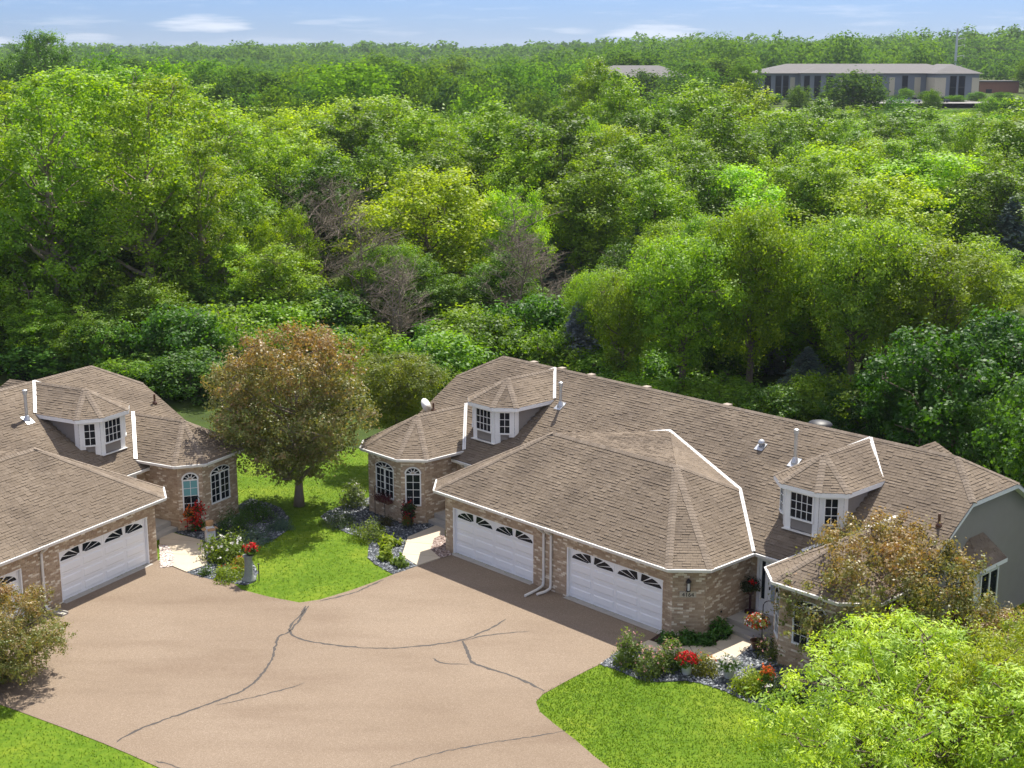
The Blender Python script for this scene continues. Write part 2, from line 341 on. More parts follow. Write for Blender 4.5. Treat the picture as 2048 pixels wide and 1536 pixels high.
BED_B = [(-6.7, 64.03), (-7.07, 63.41), (-7.86, 62.64), (-8.56, 61.52), (-8.73, 60.87), (-8.35, 59.88), (-7.35, 58.65), (-6.48, 57.83), (-6.17, 57.02), (-6.07, 55.41), (-5.69, 54.7), (-4.84, 53.49), (-3.93, 54.46), (-4.64, 55.59), (-4.56, 57.99), (-3.31, 59.7), (-2.6, 61.1), (-3.91, 59.86), (-4.98, 59.93), (-6.59, 61.64), (-6.59, 62.74)]
BED_C = [(3.67, 45.79), (3.05, 44.83), (3.55, 44.42), (4.35, 43.57), (4.85, 43.43), (5.88, 43.51), (6.36, 43.32), (7.05, 42.75), (7.54, 42.08), (8.23, 41.36), (8.58, 41.01), (9.36, 40.84), (10.79, 40.97), (12.7, 42.12), (13.44, 44.83), (10.23, 46.09), (8.65, 46.65), (8.24, 45.87), (7.76, 45.28), (7.06, 45.16), (6.34, 45.24), (5.37, 45.53), (4.5, 46.39)]
CRACKS = [([(-7.9, 50.13), (-7.95, 49.29), (-8.15, 48.43), (-8.18, 47.78), (-7.82, 47.05), (-6.89, 46.61), (-5.78, 46.3), (-4.51, 46.13), (-3.11, 46.39), (-1.78, 46.83), (-0.72, 48.01), (-0.22, 48.9)], 0.09), ([(-7.8, 50.13), (-7.93, 48.81), (-8.14, 47.5), (-8.53, 47.32), (-8.42, 46.3), (-8.38, 44.83), (-8.73, 42.94), (-9.68, 41.93), (-11.01, 40.7), (-11.76, 39.92), (-12.17, 39.14)], 0.09), ([(-1.78, 46.83), (-0.8, 47.41), (0.77, 47.73)], 0.07), ([(-1.78, 46.83), (-1.57, 45.87), (-1.42, 44.91), (-0.41, 44.22), (0.44, 43.55), (1.09, 42.67)], 0.12), ([(-2.78, 45.32), (-2.5, 44.91), (-1.45, 44.83)], 0.07), ([(-9.63, 41.68), (-8.59, 42.19), (-7.55, 42.86), (-6.93, 43.4)], 0.06), ([(-3.61, 37.62), (-2.47, 38.41), (-0.98, 39.04), (0.56, 39.52), (1.73, 39.95)], 0.06), ([(-7.43, 50.64), (-6.34, 51.31), (-5.74, 52.11), (-5.12, 52.93)], 0.1), ([(-10.65, 37.98), (-10.16, 37.8), (-9.72, 37.5), (-9.08, 36.91)], 0.07)]
PT = {'yew1': (-12.36, 58.65), 'yew2': (-11.66, 60.44), 'jun1': (-10.36, 59.19), 'jun2': (-11.3, 57.6), 'whitebush': (-11.97, 54.76), 'small': (-12.45, 53.49), 'spirea': (-11.48, 53.04), 'spirea2': (-11.13, 54.06), 'ped': (-10.57, 52.82), 'box': (-13.09, 57.41), 'trel': (-14.34, 59.61), 'fern': (-13.92, 58.92), 'porchpl': (-15.8, 60.44), 'varieg': (-7.42, 62.49), 'mound1': (-6.25, 57.86), 'mound2': (-7.84, 59.74), 'h1': (-5.32, 56.96), 'h2': (-5.33, 56.02), 'h3': (-5.32, 55.17), 'h4': (-4.67, 54.46), 'winpl': (-6.03, 61.89), 'redpl': (-4.46, 60.44), 'grass': (-4.68, 59.4), 'dark': (-5.65, 59.74), 'r1': (4.05, 44.83), 'r2': (4.7, 44.02), 'r3': (5.47, 44.54), 'urn': (5.94, 44.02), 'sp': (6.54, 44.14), 'wp': (7.33, 43.71), 'lime': (7.89, 42.71), 'canna': (8.37, 42.34), 'dk': (8.88, 41.83), 'm1': (5.57, 46.52), 'm2': (6.3, 46.61), 'm3': (6.88, 46.56), 'm4': (7.55, 47.19), 'bowl': (8.7, 46.09), 'sign': (6.82, 47.5), 'purple': (-10.07, 62.49), 'thin': (-7.22, 67.51), 'splash': (-17.5, 49.19)}

# ------------------------------------------------------------------ ground, lawn, drive, walks, beds
def sm(a, b, v):
    t = min(1, max(0, (v - a) / (b - a))); return t * t * (3 - 2 * t)
def terrain(x, y):
    if y < 200: return 0.0
    h = 9.0 * sm(230, 430, y) * sm(-40, 60, x) + 3.5 * sm(230, 430, y) * (1 - sm(-40, 60, x))
    h += 15.0 * sm(480, 1500, y) + 12 * sm(1500, 4200, y)
    h += 9.5 * math.exp(-((x - 330) / 250) ** 2 - ((y - 980) / 300) ** 2) + 4 * math.exp(-((x + 190) / 120) ** 2 - ((y - 900) / 260) ** 2)
    h += 5 * math.exp(-((x - 420) / 200) ** 2 - ((y - 760) / 200) ** 2)
    h += (2.6 * math.sin(x / 130 + 1.2) * math.sin(y / 170) + 3.2 * math.sin(x / 310 - y / 420)) * sm(520, 900, y)
    return h
def ground_sheet():
    ys = [-120, -60, 0, 60, 120, 200] + list(np.linspace(225, 1500, 52)) + list(np.linspace(1650, 4500, 18)) + [6000, 9000, 14000]
    V = []; F = []; nx = 61
    for j, y in enumerate(ys):
        w = 220 + max(0, y) * 1.1
        for i in range(nx):
            x = w * (2 * i / (nx - 1) - 1); V.append((x, y, terrain(x, min(y, 4500)) - (30 if y > 9000 else 0)))
    for j in range(len(ys) - 1):
        for i in range(nx - 1): a = j * nx + i; F.append((a, a + 1, a + nx + 1, a + nx))
    o = link('ground', fast_mesh('ground', V, F, smooth=True), M_GROUND); tag(o, kind='structure')
ground_sheet()
def sheet(name, poly, z, mat, thick=.0, kind='structure'):
    mb = MB(); P = [(x, y, z) for x, y in poly]
    if thick: mb.slab(P, thick)
    else:
        from mathutils.geometry import tessellate_polygon
        mb.add(P, [list(t) for t in tessellate_polygon([[Vector(p) for p in P]])])
    o = mb.build(name, mat); me = o.data
    if not thick:
        if me.polygons[0].normal.z < 0: me.flip_normals()
    tag(o, kind=kind); return o
def ccw(p): 
    a = sum(p[i][0] * p[(i + 1) % len(p)][1] - p[(i + 1) % len(p)][0] * p[i][1] for i in range(len(p)))
    return p if a > 0 else p[::-1]
LAWN = [(-60, 15), (19, 15), (19.5, 50), (21, 60), (24, 66), (22, 73.5), (15, 72.5), (6, 71), (-1, 73), (-6, 71.5), (-11, 73.5), (-17, 71), (-26, 77), (-40, 78), (-60, 78)]
sheet('lawn', ccw(smooth_line(LAWN, 2)), .006, M_LAWN)
sheet('driveway', ccw(DRIVE), .022, M_DRIVE)
for nm, p, z, m in (('gravel_bed', BED_A, .024, M_BED), ('gravel_bed', BED_B, .024, M_BED), ('gravel_bed', BED_C, .024, M_BED), ('mulch_bed', MULCH, .03, M_MULCH),
                    ('rock_bed', ROCK_L, .034, M_PALEROCK), ('rock_bed', ROCK_R, .034, M_ROCK)):
    sheet(nm, ccw(p), z, m)
def slabs(name, poly, cuts):
    """a poured walk cut by control joints into slabs, each a piece of its own under the path"""
    root = sheet(name, ccw(poly), .026, M_MORTAR)
    polys = [ccw(poly)]
    for (ax, ay), (bx, by) in cuts:
        out = []; n = Vector((-(by - ay), bx - ax)).normalized(); c = n.dot(Vector((ax, ay)))
        for p in polys:
            for sg in (1, -1):
                q = []
                for i in range(len(p)):
                    a, b = Vector(p[i]), Vector(p[(i + 1) % len(p)]); da, db = sg * (n.dot(a) - c) - .012, sg * (n.dot(b) - c) - .012
                    if da >= 0: q.append(tuple(a))
                    if da * db < 0: q.append(tuple(a.lerp(b, da / (da - db))))
                if len(q) > 2: out.append(q)
        polys = out
    for q in polys:
        MB().slab([(x, y, .06) for x, y in q], .05).build('slab', M_CONC, root)
slabs('front_walk', WALK_L, [((-16, 57.9), (-13, 57.25)), ((-15, 55.9), (-12, 55.6))])
slabs('front_walk', WALK_R, [((-5, 57.5), (-3, 56.9)), ((-5, 55.9), (-3, 55.5))])
slabs('front_walk', WALK_F, [((6.3, 46.6), (6.45, 45)), ((7.05, 46.5), (7.9, 45.1)), ((5.5, 46.5), (5.2, 45.4))])
for pts, w in CRACKS:
    L = smooth_line(pts, 2, False); D2 = []
    for a, b in zip(L[:-1], L[1:]):
        k = max(1, int(math.hypot(b[0] - a[0], b[1] - a[1]) / .12)); D2 += [(a[0] + (b[0] - a[0]) * i / k, a[1] + (b[1] - a[1]) * i / k) for i in range(k)]
    L = [(x + rng.normal(0, .018), y + rng.normal(0, .018)) for x, y in D2]; mb = MB(); vs = []
    for i, p in enumerate(L):
        a = Vector(L[max(0, i - 1)]); b = Vector(L[min(len(L) - 1, i + 1)]); d = (b - a).normalized(); n = Vector((-d.y, d.x)) * w * .5 * (.5 + .8 * rng.random()) * min(1, .35 + .2 * min(i, len(L) - 1 - i))
        vs += [(p[0] + n.x, p[1] + n.y, .0262), (p[0] - n.x, p[1] - n.y, .0262)]
    mb.add(vs, [(2 * i, 2 * i + 1, 2 * i + 3, 2 * i + 2) for i in range(len(L) - 1)])
    tag(mb.build('crack_seal', M_SEAL), kind='structure')
def stones(name, poly, dens, size, mat, z, label, cat):
    xs = [p[0] for p in poly]; ys = [p[1] for p in poly]; A = (max(xs) - min(xs)) * (max(ys) - min(ys)); n = int(A * dens)
    X = rng.uniform(min(xs), max(xs), n); Y = rng.uniform(min(ys), max(ys), n); k = inside(poly, X, Y); X = X[k]; Y = Y[k]; n = len(X)
    base = np.array([(1, 0, 0), (0, 1, 0), (-1, 0, 0), (0, -1, 0), (.1, .1, .6)]); F0 = np.array([(0, 1, 4), (1, 2, 4), (2, 3, 4), (3, 0, 4)])
    ang = rng.uniform(0, 6.28, n); s = size * rng.uniform(.6, 1.5, n); asp = rng.uniform(.5, 1, n)
    bx = base[None, :, 0] * s[:, None]; by = base[None, :, 1] * (s * asp)[:, None]; bz = base[None, :, 2] * s[:, None]
    tilt = rng.normal(0, .35, n)[:, None]; bz = bz + bx * tilt
    V = np.stack([X[:, None] + bx * np.cos(ang)[:, None] - by * np.sin(ang)[:, None], Y[:, None] + bx * np.sin(ang)[:, None] + by * np.cos(ang)[:, None], z + bz + .01], -1).reshape(-1, 3)
    F = (F0[None] + 5 * np.arange(n)[:, None, None]).reshape(-1, 3)
    o = link(name, fast_mesh(name, V, F, np.repeat(rng.random(n) ** 1.5, 4)), mat); tag(o, label, cat, kind='stuff')
stones('slate_gravel', BED_A, 170, .055, M_CHIP, .024, 'slate grey stone chips around the left house bay', 'gravel')
stones('slate_gravel', BED_B, 170, .055, M_CHIP, .024, 'slate grey stone chips around the bay of the long house', 'gravel')
stones('slate_gravel', BED_C, 200, .055, M_CHIP, .024, 'slate grey stone chips under the rose bushes and white pots', 'gravel')
stones('river_rock', ROCK_R, 260, .05, M_ROCK, .034, 'pinkish brown river rock between walk and garage corner', 'gravel')
stones('pale_rock', ROCK_L, 200, .06, M_PALEROCK, .034, 'pale pink rock beside the left garage corner', 'gravel')
def grass():
    areas = [(-21, 4, 33, 72, 110000), (0, 17, 30, 47, 90000)]
    Vs = []; rn = []
    for x0, x1, y0, y1, n in areas:
        X = rng.uniform(x0, x1, n); Y = rng.uniform(y0, y1, n)
        bad = inside(DRIVE, X, Y)
        for p in (BED_A, BED_B, BED_C, MULCH, WALK_L, WALK_R, WALK_F, ROCK_L, ROCK_R): bad |= inside(p, X, Y)
        X = X[~bad] ; Y = Y[~bad]; n = len(X); X = X + rng.normal(0, .035, n); Y = Y + rng.normal(0, .035, n)
        h = rng.uniform(.03, .075, n); a = rng.uniform(0, 6.28, n); w = rng.uniform(.012, .024, n); l = rng.normal(0, .03, (n, 2))
        b0 = np.stack([X - np.cos(a) * w, Y - np.sin(a) * w, np.full(n, .004)], -1); b1 = np.stack([X + np.cos(a) * w, Y + np.sin(a) * w, np.full(n, .004)], -1)
        t = np.stack([X + l[:, 0], Y + l[:, 1], h], -1); Vs.append(np.stack([b0, b1, t], 1).reshape(-1, 3)); rn.append(rng.random(n))
    V = np.concatenate(Vs); F = np.arange(len(V)).reshape(-1, 3)
    tag(link('lawn_grass', fast_mesh('lawn_grass', V, F, np.concatenate(rn)), M_GRASS), 'short bright green mown grass blades of the lawns', 'grass', kind='stuff')
grass()

# ------------------------------------------------------------------ the twin house (local: x along the front, y into the house, z up)
HZ = dict(di=.928, dh=2.06, gw1=6.265, gw2=7.102, ze=2.775, oh=.504, ec1=6.448, ec2=7.534, zr=5.145, rl=3.333, rb=3.508, me=3.097, mr=8.848, mz=6.292, ml=12.161, jl=13.8, jz=5.285,
          pb=7.056, qa=5.076, qz=4.15, o1=9.206, o2=10.2, o3=12.852, ob3=1.463, ob2=.508, oa=11.586, oab=2.873, oaz=4.477, d1=6.997, d2=7.814, d3=9.448, db3=4.831, db2=4.11, dz=5.301, da=8.548, dab=5.736, daz=6.261, zo=3.113)
g = type('G', (), HZ)
SL = (g.mz - g.ze) / (g.mr - g.me)
def mp(z): return g.me + (z - g.ze) / SL            # y of the main front slope at height z
def mzf(y): return g.ze + SL * (y - g.me)
def clip_poly(P, Q):
    """Sutherland-Hodgman: P clipped by convex ccw Q (2-D tuples)"""
    out = P
    for i in range(len(Q)):
        ax, ay = Q[i]; bx, by = Q[(i + 1) % len(Q)]; res = []
        def sd(p): return (bx - ax) * (p[1] - ay) - (by - ay) * (p[0] - ax)
        for j in range(len(out)):
            p, q = out[j], out[(j + 1) % len(out)]; dp, dq = sd(p), sd(q)
            if dp >= 0: res.append(p)
            if dp * dq < 0: t = dp / (dp - dq); res.append((p[0] + (q[0] - p[0]) * t, p[1] + (q[1] - p[1]) * t))
        out = res
        if len(out) < 3: return []
    return out
EXPO, TABW = .135, .27
def shingle(poly, mb, singles=None, seed=0):
    """courses of tabs on one roof plane; poly ccw from outside, its first edge the eave"""
    rs = random.Random(seed); P = [Vector(p) for p in poly]; n = nrm(P)
    if n.z < 0: P = [P[1], P[0]] + P[:1:-1]; n = nrm(P)
    u = (P[1] - P[0]).normalized(); v = n.cross(u); o = P[0]
    Q = [((p - o).dot(u), (p - o).dot(v)) for p in P]
    v0 = min(q[1] for q in Q); v1 = max(q[1] for q in Q); u0 = min(q[0] for q in Q); u1 = max(q[0] for q in Q)
    row = 0; y = v0 - .02
    while y < v1:
        x = u0 - TABW * (1 + (row % 2) * .5) - rs.random() * .05
        while x < u1:
            w = TABW * rs.choice((.8, 1, 1, 1.1)); t = rs.choice((.005, .008, .014, .022)); r = min(1, max(0, rs.gauss(.5, .22)))
            rect = [(x + .004, y), (x + w - .004, y), (x + w - .004, y + EXPO), (x + .004, y + EXPO)]
            c = clip_poly(rect, Q)
            if len(c) >= 3:
                full = len(c) == 4 and all(abs(c[i][0] - rect[i][0]) + abs(c[i][1] - rect[i][1]) < 1e-6 for i in range(4))
                if full and singles is not None: singles.append((o + u * (x + .004) + v * y, u, v, n, w - .008, t, r))
                else:
                    top = [o + u * a + v * b + n * (.004 + t * (1 - (b - y) / EXPO)) for a, b in c]; bot = [o + u * a + v * b - n * .004 for a, b in c]; k = len(c)
                    mb.add(top + bot, [list(range(k))] + [(i, (i + 1) % k, (i + 1) % k + k, i + k) for i in range(k)], r)
            x += w
        y += EXPO; row += 1
def add_single_shingles(singles, keep, parent, mb):
    """the nearest tabs become objects of their own, the rest join the field"""
    singles.sort(key=keep)
    var = {}
    for k, (p, u, v, n, w, t, r) in enumerate(singles):
        if k < 300:
            key = (round(w, 2), t, round(r * 5))
            if key not in var:
                m = MB(); m.add([(0, 0, .004 + t), (w, 0, .004 + t), (w, EXPO, .004), (0, EXPO, .004), (0, 0, -.004), (w, 0, -.004), (w, EXPO, -.004), (0, EXPO, -.004)],
                      [(0, 1, 2, 3), (0, 4, 5, 1), (1, 5, 6, 2), (3, 7, 4, 0)], round(r * 5) / 5); var[key] = m.mesh('shingle', M_SHINGLE)
            o = bpy.data.objects.new('shingle', var[key]); COL.objects.link(o); o.parent = parent
            o.matrix_local = Matrix.Translation(p) @ Matrix((u, v, n)).transposed().to_4x4()
        else:
            top = [p + n * (.004 + t), p + u * w + n * (.004 + t), p + u * w + v * EXPO + n * .004, p + v * EXPO + n * .004]; bot = [p - n * .004, p + u * w - n * .004, p + u * w + v * EXPO - n * .004, p + v * EXPO - n * .004]
            mb.add(top + bot, [(0, 1, 2, 3), (0, 4, 5, 1), (1, 5, 6, 2), (3, 7, 4, 0)], r)
def caps(mb, a, b, n1, n2, w=.13, seed=1):
    """overlapping cap shingles along a hip or ridge from a (low) to b (high)"""
    rs = random.Random(seed); a, b = Vector(a), Vector(b); d = (b - a).normalized(); L = (b - a).length
    def side(n):
        s = d.cross(n).normalized(); s = s if s.z < 0 or abs(s.z) < 1e-4 else -s; return s
    s1 = side(n1); s2 = side(n2)
    if s1.dot(s2) > .5: s2 = -s2
    up = (n1 + n2).normalized(); x = 0
    while x < L - .02:
        l = min(.2, L - x); lo = a + d * x; hi = a + d * min(L, x + .24); h0, h1 = .036, .022; r = rs.random()
        vs = [lo + up * h0, hi + up * h1, hi + s1 * w + n1 * (h1 - .006), lo + s1 * w + n1 * (h0 - .006), hi + s2 * w + n2 * (h1 - .006), lo + s2 * w + n2 * (h0 - .006), lo + s1 * w, lo + s2 * w, lo]
        mb.add(vs, [(0, 1, 2, 3), (1, 0, 5, 4), (0, 3, 6, 8), (5, 0, 8, 7)], r); x += .16
def mir(P): return [(-x, y, z) for x, y, z in P][::-1]
def offset(P, d):
    """open polyline offset to its left by d (2-D)"""
    P = [Vector(p[:2]) for p in P]; out = []
    for i, p in enumerate(P):
        d0 = (P[i] - P[i - 1]).normalized() if i else (P[1] - P[0]).normalized(); d1 = (P[i + 1] - P[i]).normalized() if i < len(P) - 1 else d0
        n0 = Vector((-d0.y, d0.x)); n1 = Vector((-d1.y, d1.x)); b = (n0 + n1).normalized(); out.append(p + b * (d / b.dot(n0)))
    return out
BRW, BRH = .213, .0762
def brick_wall(name, root, segs, seed=3, singles=0, keep=None):
    """segs: (p0, p1, z0, z1, openings[(u0,u1,z0,z1,arch)]); outside is to the right of travel p0->p1"""
    rs = random.Random(seed); wall = MB(); fld = MB(); allb = []
    for p0, p1, z0, z1, ops in segs:
        p0, p1 = Vector((*p0, 0)), Vector((*p1, 0)); L = (p1 - p0).length; u = (p1 - p0) / L; n = Vector((u.y, -u.x, 0)); T = .18
        us = sorted({0, L, *[o[0] for o in ops], *[o[1] for o in ops]})
        for a, b in zip(us[:-1], us[1:]):
            zs = [(z0, z1)]
            for o in ops:
                if o[0] <= a + 1e-6 and o[1] >= b - 1e-6:
                    nz = []
                    for c, d in zs:
                        if o[2] > c: nz.append((c, min(d, o[2])))
                        if o[3] < d: nz.append((max(c, o[3]), d))
                    zs = nz
            for c, d in zs:
                if d - c > .01: wall.obox(p0 + u * a - n * T + Vector((0, 0, c)), u * (b - a), n * T, (0, 0, d - c))
        row = 0; z = z0 + .005
        while z < z1 - .02:
            x = -.02 - (row % 2) * BRW * .5; zc = z + BRH / 2
            cut = []
            for o in ops:
                if o[2] - .02 < zc < o[3] + .01: cut.append((o[0] - .005, o[1] + .005))
                elif o[4] and zc >= o[3]:
                    r = (o[1] - o[0]) / 2 + .09; dz = (zc - o[3]) / (r * o[4])
                    if dz < 1: hw = r * math.sqrt(1 - dz * dz); m = (o[0] + o[1]) / 2; cut.append((m - hw, m + hw))
            while x < L:
                a, b = max(x, -.006), min(x + BRW - .01, L + .006)
                parts = [(a, b)]
                for c0, c1 in cut:
                    parts = [q for s, e in parts for q in ((s, min(e, c0)), (max(s, c1), e)) if q[1] - q[0] > .02]
                for s, e in parts:
                    if e - s > .02: allb.append((p0 + u * s + Vector((0, 0, z)), u, n, e - s, .008 + rs.random() * .007, rs.random(), e - s > BRW - .012))
                x += BRW
            z += BRH; row += 1
    wo = wall.build(name, M_MORTAR, root)
    if singles: allb.sort(key=lambda b: (not b[6], keep(b[0])))
    var = {}
    for k, (p, u, n, l, d, r, full) in enumerate(allb):
        if k < singles and full:
            key = round(r * 9)
            if key not in var: m = MB(); m.box(0, BRW - .01, -.012, 0, 0, BRH - .01, key / 9); var[key] = m.mesh('brick', M_BRICK)
            o = bpy.data.objects.new('brick', var[key]); COL.objects.link(o); o.parent = wo
            o.matrix_local = Matrix.Translation(p) @ Matrix((u, -n, Vector((0, 0, 1)))).transposed().to_4x4()
        else:
            q = p + n * d; h = Vector((0, 0, BRH - .01))
            fld.add([p, p + u * l, q + u * l, q, p + h, p + u * l + h, q + u * l + h, q + h], [(2, 3, 7, 6), (3, 0, 4, 7), (1, 2, 6, 5), (4, 5, 6, 7)], r)
    tag(fld.build('brickwork', M_BRICK, wo), kind='stuff')
    return wo
def window(root, p, u, w, h, cols, rows, arch=0, double=False, frame=.07, proud=.025, mat=M_GLASS, blind=0):
    """p = lower left corner on the wall face (seen from outside), u = unit vector to the right; outward = u x z"""
    p = Vector(p); u = Vector(u); z = Vector((0, 0, 1)); n = u.cross(z).normalized()
    fr = MB(); panes = []
    def bar(a, b, c, d, dep=.06, pr=proud): fr.obox(p + u * a + z * c + n * (pr - dep), u * (b - a), n * dep, z * (d - c))
    bar(0, w, 0, frame, .1, proud + .02); bar(0, w, h - frame, h); bar(0, frame, frame, h - frame); bar(w - frame, w, frame, h - frame)
    spans = [(frame, w - frame)]
    if double: bar(w / 2 - .045, w / 2 + .045, frame, h - frame); spans = [(frame, w / 2 - .045), (w / 2 + .045, w - frame)]
    mt = .022
    for a, b in spans:
        cw = (b - a) / cols; rh = (h - 2 * frame) / rows
        for i in range(1, cols): bar(a + i * cw - mt / 2, a + i * cw + mt / 2, frame, h - frame, .03, proud - .012)
        for j in range(1, rows): bar(a, b, frame + j * rh - mt / 2, frame + j * rh + mt / 2, .028, proud - .013)
        for i in range(cols):
            for j in range(rows): panes.append((a + i * cw, frame + j * rh, cw, rh, j >= rows - blind))
    if arch:
        cx = w / 2; ro = w / 2 + .02; ri = ro - .075; K = 16
        pts = lambda r, t: p + u * (cx + r * math.cos(t)) + z * (h + r * arch * math.sin(t))
        for k in range(K):
            t0, t1 = math.pi * k / K, math.pi * (k + 1) / K; q = [pts(ri, t0), pts(ro, t0), pts(ro, t1), pts(ri, t1)]
            fr.hexa([x - n * .02 for x in q] + [x + n * (proud + .012) for x in q])
        for k in range(1, 5):
            t = math.pi * k / 5; a = pts(.12 * w, t); b = pts(ri + .01, t); d = (b - a).normalized(); s = d.cross(n) * .011
            fr.obox(a - s - n * .01, b - a, s * 2, n * (proud + .004))
        for k in range(6):
            t0, t1 = math.pi * k / 6, math.pi * (k + 1) / 6; q = [pts(.12 * w, t0), pts(ri, t0), pts(ri, t1), pts(.12 * w, t1)]
            fr.hexa([x - n * .02 for x in q] + [x + n * (proud - .004) for x in q])
    fo = fr.build('window', M_WHITE, root); 
    cache = {}
    for a, b, cw, rh, bl in panes:
        o = MB().obox(p + u * (a + .005) + z * (b + .005) + n * (proud - .042), u * (cw - .01), n * .012, z * (rh - .01)).build('pane', M_BLIND if bl else mat, fo)
    if arch:
        cx = w / 2; r = w / 2 - .06
        for k in range(5):
            t0, t1 = math.pi * k / 5 + .05, math.pi * (k + 1) / 5 - .05; q = []
            for j in range(4): t = t0 + (t1 - t0) * j / 3; q.append(p + u * (cx + r * math.cos(t)) + z * (h + r * arch * math.sin(t)))
            t = (t0 + t1) / 2; q.append(p + u * (cx + .15 * w * math.cos(t)) + z * (h + .15 * w * arch * math.sin(t)))
            MB().slab([x + n * (proud + .0035) for x in q][::-1] if True else q, .02).build('pane', mat, fo)
    return fo
def gutter_path(mb, path): mb.sweep(path, [(-.09, -.015), (-.085, .0), (.012, .0), (.035, -.0), (.035, -.03), (.012, -.115), (-.09, -.115)])
def bay_roof(root, name, rp, cap_mb_name='ridge_cap', seed=5):
    pass
def build_house(label):
    H = thing('twin_house', label, 'house')
    # ---- main roof
    e = .05
    main = [(-g.jl, g.me + e, g.ze + e * SL), (g.jl, g.me + e, g.ze + e * SL), (g.jl, mp(g.jz), g.jz), (g.ml, g.mr, g.mz), (-g.ml, g.mr, g.mz), (-g.jl, mp(g.jz), g.jz)]
    back = [(x, 2 * g.mr - y, z) for x, y, z in main][::-1]
    jr = [(g.jl, mp(g.jz), g.jz), (g.jl, 2 * g.mr - mp(g.jz), g.jz), (g.ml, g.mr, g.mz)]
    deck = MB()
    for p in (main, back, jr, mir(jr)): deck.slab(p, .06)
    roof = deck.build('main_roof', M_UNDER, H); sh = MB()
    shingle(main, sh, seed=1); shingle(jr, sh, seed=2); shingle(mir(jr), sh, seed=3)
    bk = [back[-1], back[-2]] + back[:-2] if False else back
    shingle([(g.jl, 2 * g.mr - g.me, g.ze), (-g.jl, 2 * g.mr - g.me, g.ze), (-g.jl, 2 * g.mr - mp(g.jz), g.jz), (-g.ml, g.mr, g.mz), (g.ml, g.mr, g.mz), (g.jl, 2 * g.mr - mp(g.jz), g.jz)], sh, seed=4)
    tag(sh.build('shingle_field', M_SHINGLE, roof), kind='stuff')
    nM = nrm([Vector(p) for p in main]); nB = Vector((0, -nM.y, nM.z)); nJ = nrm([Vector(p) for p in jr]); nJ = nJ if nJ.z > 0 else -nJ; nJL = Vector((-nJ.x, nJ.y, nJ.z))
    cp = MB(); caps(cp, (-g.ml, g.mr, g.mz), (g.ml, g.mr, g.mz), nM, nB)
    for sg, nj in ((1, nJ), (-1, nJL)):
        caps(cp, (sg * g.jl, mp(g.jz), g.jz), (sg * g.ml, g.mr, g.mz), nM, nj); caps(cp, (sg * g.jl, 2 * g.mr - mp(g.jz), g.jz), (sg * g.ml, g.mr, g.mz), nB, nj)
    tag(cp.build('ridge_cap', M_CAP, roof), kind='stuff')
    # rear cross gable peeping over the ridge
    rg = MB(); sh = MB()
    pk = (9.7, 12.2, 5.75); A = [(7.2, 12.6, 3.9), (9.7, 9.8, 5.75), (9.7, 12.2, 5.75)]
    r1 = [(11.9, 12.7, 4.2), (11.9, 9.6, 4.2), (9.7, 9.6, 5.85), (9.7, 11.6, 5.85)]; r2 = [(7.5, 9.6, 4.2), (7.5, 12.7, 4.2), (9.7, 11.6, 5.85), (9.7, 9.6, 5.85)]; r3 = [(7.5, 12.7, 4.2), (11.9, 12.7, 4.2), (9.7, 11.6, 5.85)]
    for q in (r1, r2, r3):
        P = [Vector(p) for p in q]
        if nrm(P).z < 0: q = q[::-1]
        rg.slab(q, .06)
    rr = rg.build('rear_gable_roof', M_UNDER, H)
    for k, q in enumerate((r1, r2)): shingle(q, sh, seed=20 + k)
    shingle([(11.9, 12.7, 4.2), (7.5, 12.7, 4.2), (9.7, 11.6, 5.85)], sh, seed=23)
    tag(sh.build('shingle_field', M_SHINGLE, rr), kind='stuff')
    # ---- garage roof
    oh, c1, c2 = g.oh - e, g.ec1 - .02, g.ec2 - e; eb = c2 - c1 - oh
    Lr, Rr = (-g.rl, g.rb, g.zr), (g.rl, g.rb, g.zr); P0 = (0, g.pb, mzf(g.pb) + .02); Mid = (0, g.rb, g.zr + .02); Qr = (g.qa, mp(g.qz), g.qz)
    front = [(-c1, -oh, g.ze), (c1, -oh, g.ze), Rr, Lr]
    ch = [(c1, -oh, g.ze), (c2, eb, g.ze), Rr]
    side = [(c2, eb, g.ze), (c2, g.me + .05, g.ze), Qr, Rr]
    cr1 = [Rr, Qr, P0]; cr2 = [Rr, P0, Mid]
    deck = MB(); sh = MB(); singles = []
    def up(q): return q if nrm([Vector(p) for p in q]).z > 0 else q[::-1]
    planes = [front, ch, mir(ch), side, mir(side), cr1, mir(cr1), cr2, mir(cr2)]
    for q in planes: deck.slab(up(q), .06)
    groof = deck.build('garage_roof', M_UNDER, H)
    shingle(front, sh, singles, seed=6)
    shingle(ch, sh, seed=7); shingle([(-c2, eb, g.ze), (-c1, -oh, g.ze), Lr], sh, seed=8)
    shingle(side, sh, seed=9); shingle([(-c2, g.me + .05, g.ze), (-c2, eb, g.ze), Lr, (-g.qa, mp(g.qz), g.qz)], sh, seed=10)
    # the cricket's courses run level, parallel to its ridge
    for sg in (1, -1):
        q3 = [Vector((sg * g.rl, g.rb, g.zr)), Vector((sg * g.qa, mp(g.qz), g.qz)), Vector(P0)]; nn = nrm(q3); nn = nn if nn.z > 0 else -nn
        lev = nn.cross(Vector((0, 0, 1))).normalized(); o = q3[1]
        if sg < 0: lev = lev
        U = lev; V = nn.cross(U); 
        if V.z < 0: U = -U; V = -V
        poly = [Vector(p) for p in ([Rr, Qr, P0] if sg > 0 else [Lr, (-g.qa, mp(g.qz), g.qz), P0])]
        uu = [(p - o).dot(U) for p in poly]; vv = [(p - o).dot(V) for p in poly]
        # a level helper edge below the polygon starts the courses
        flat = [(a, b) for a, b in zip(uu, vv)]; flat = ccw(flat)
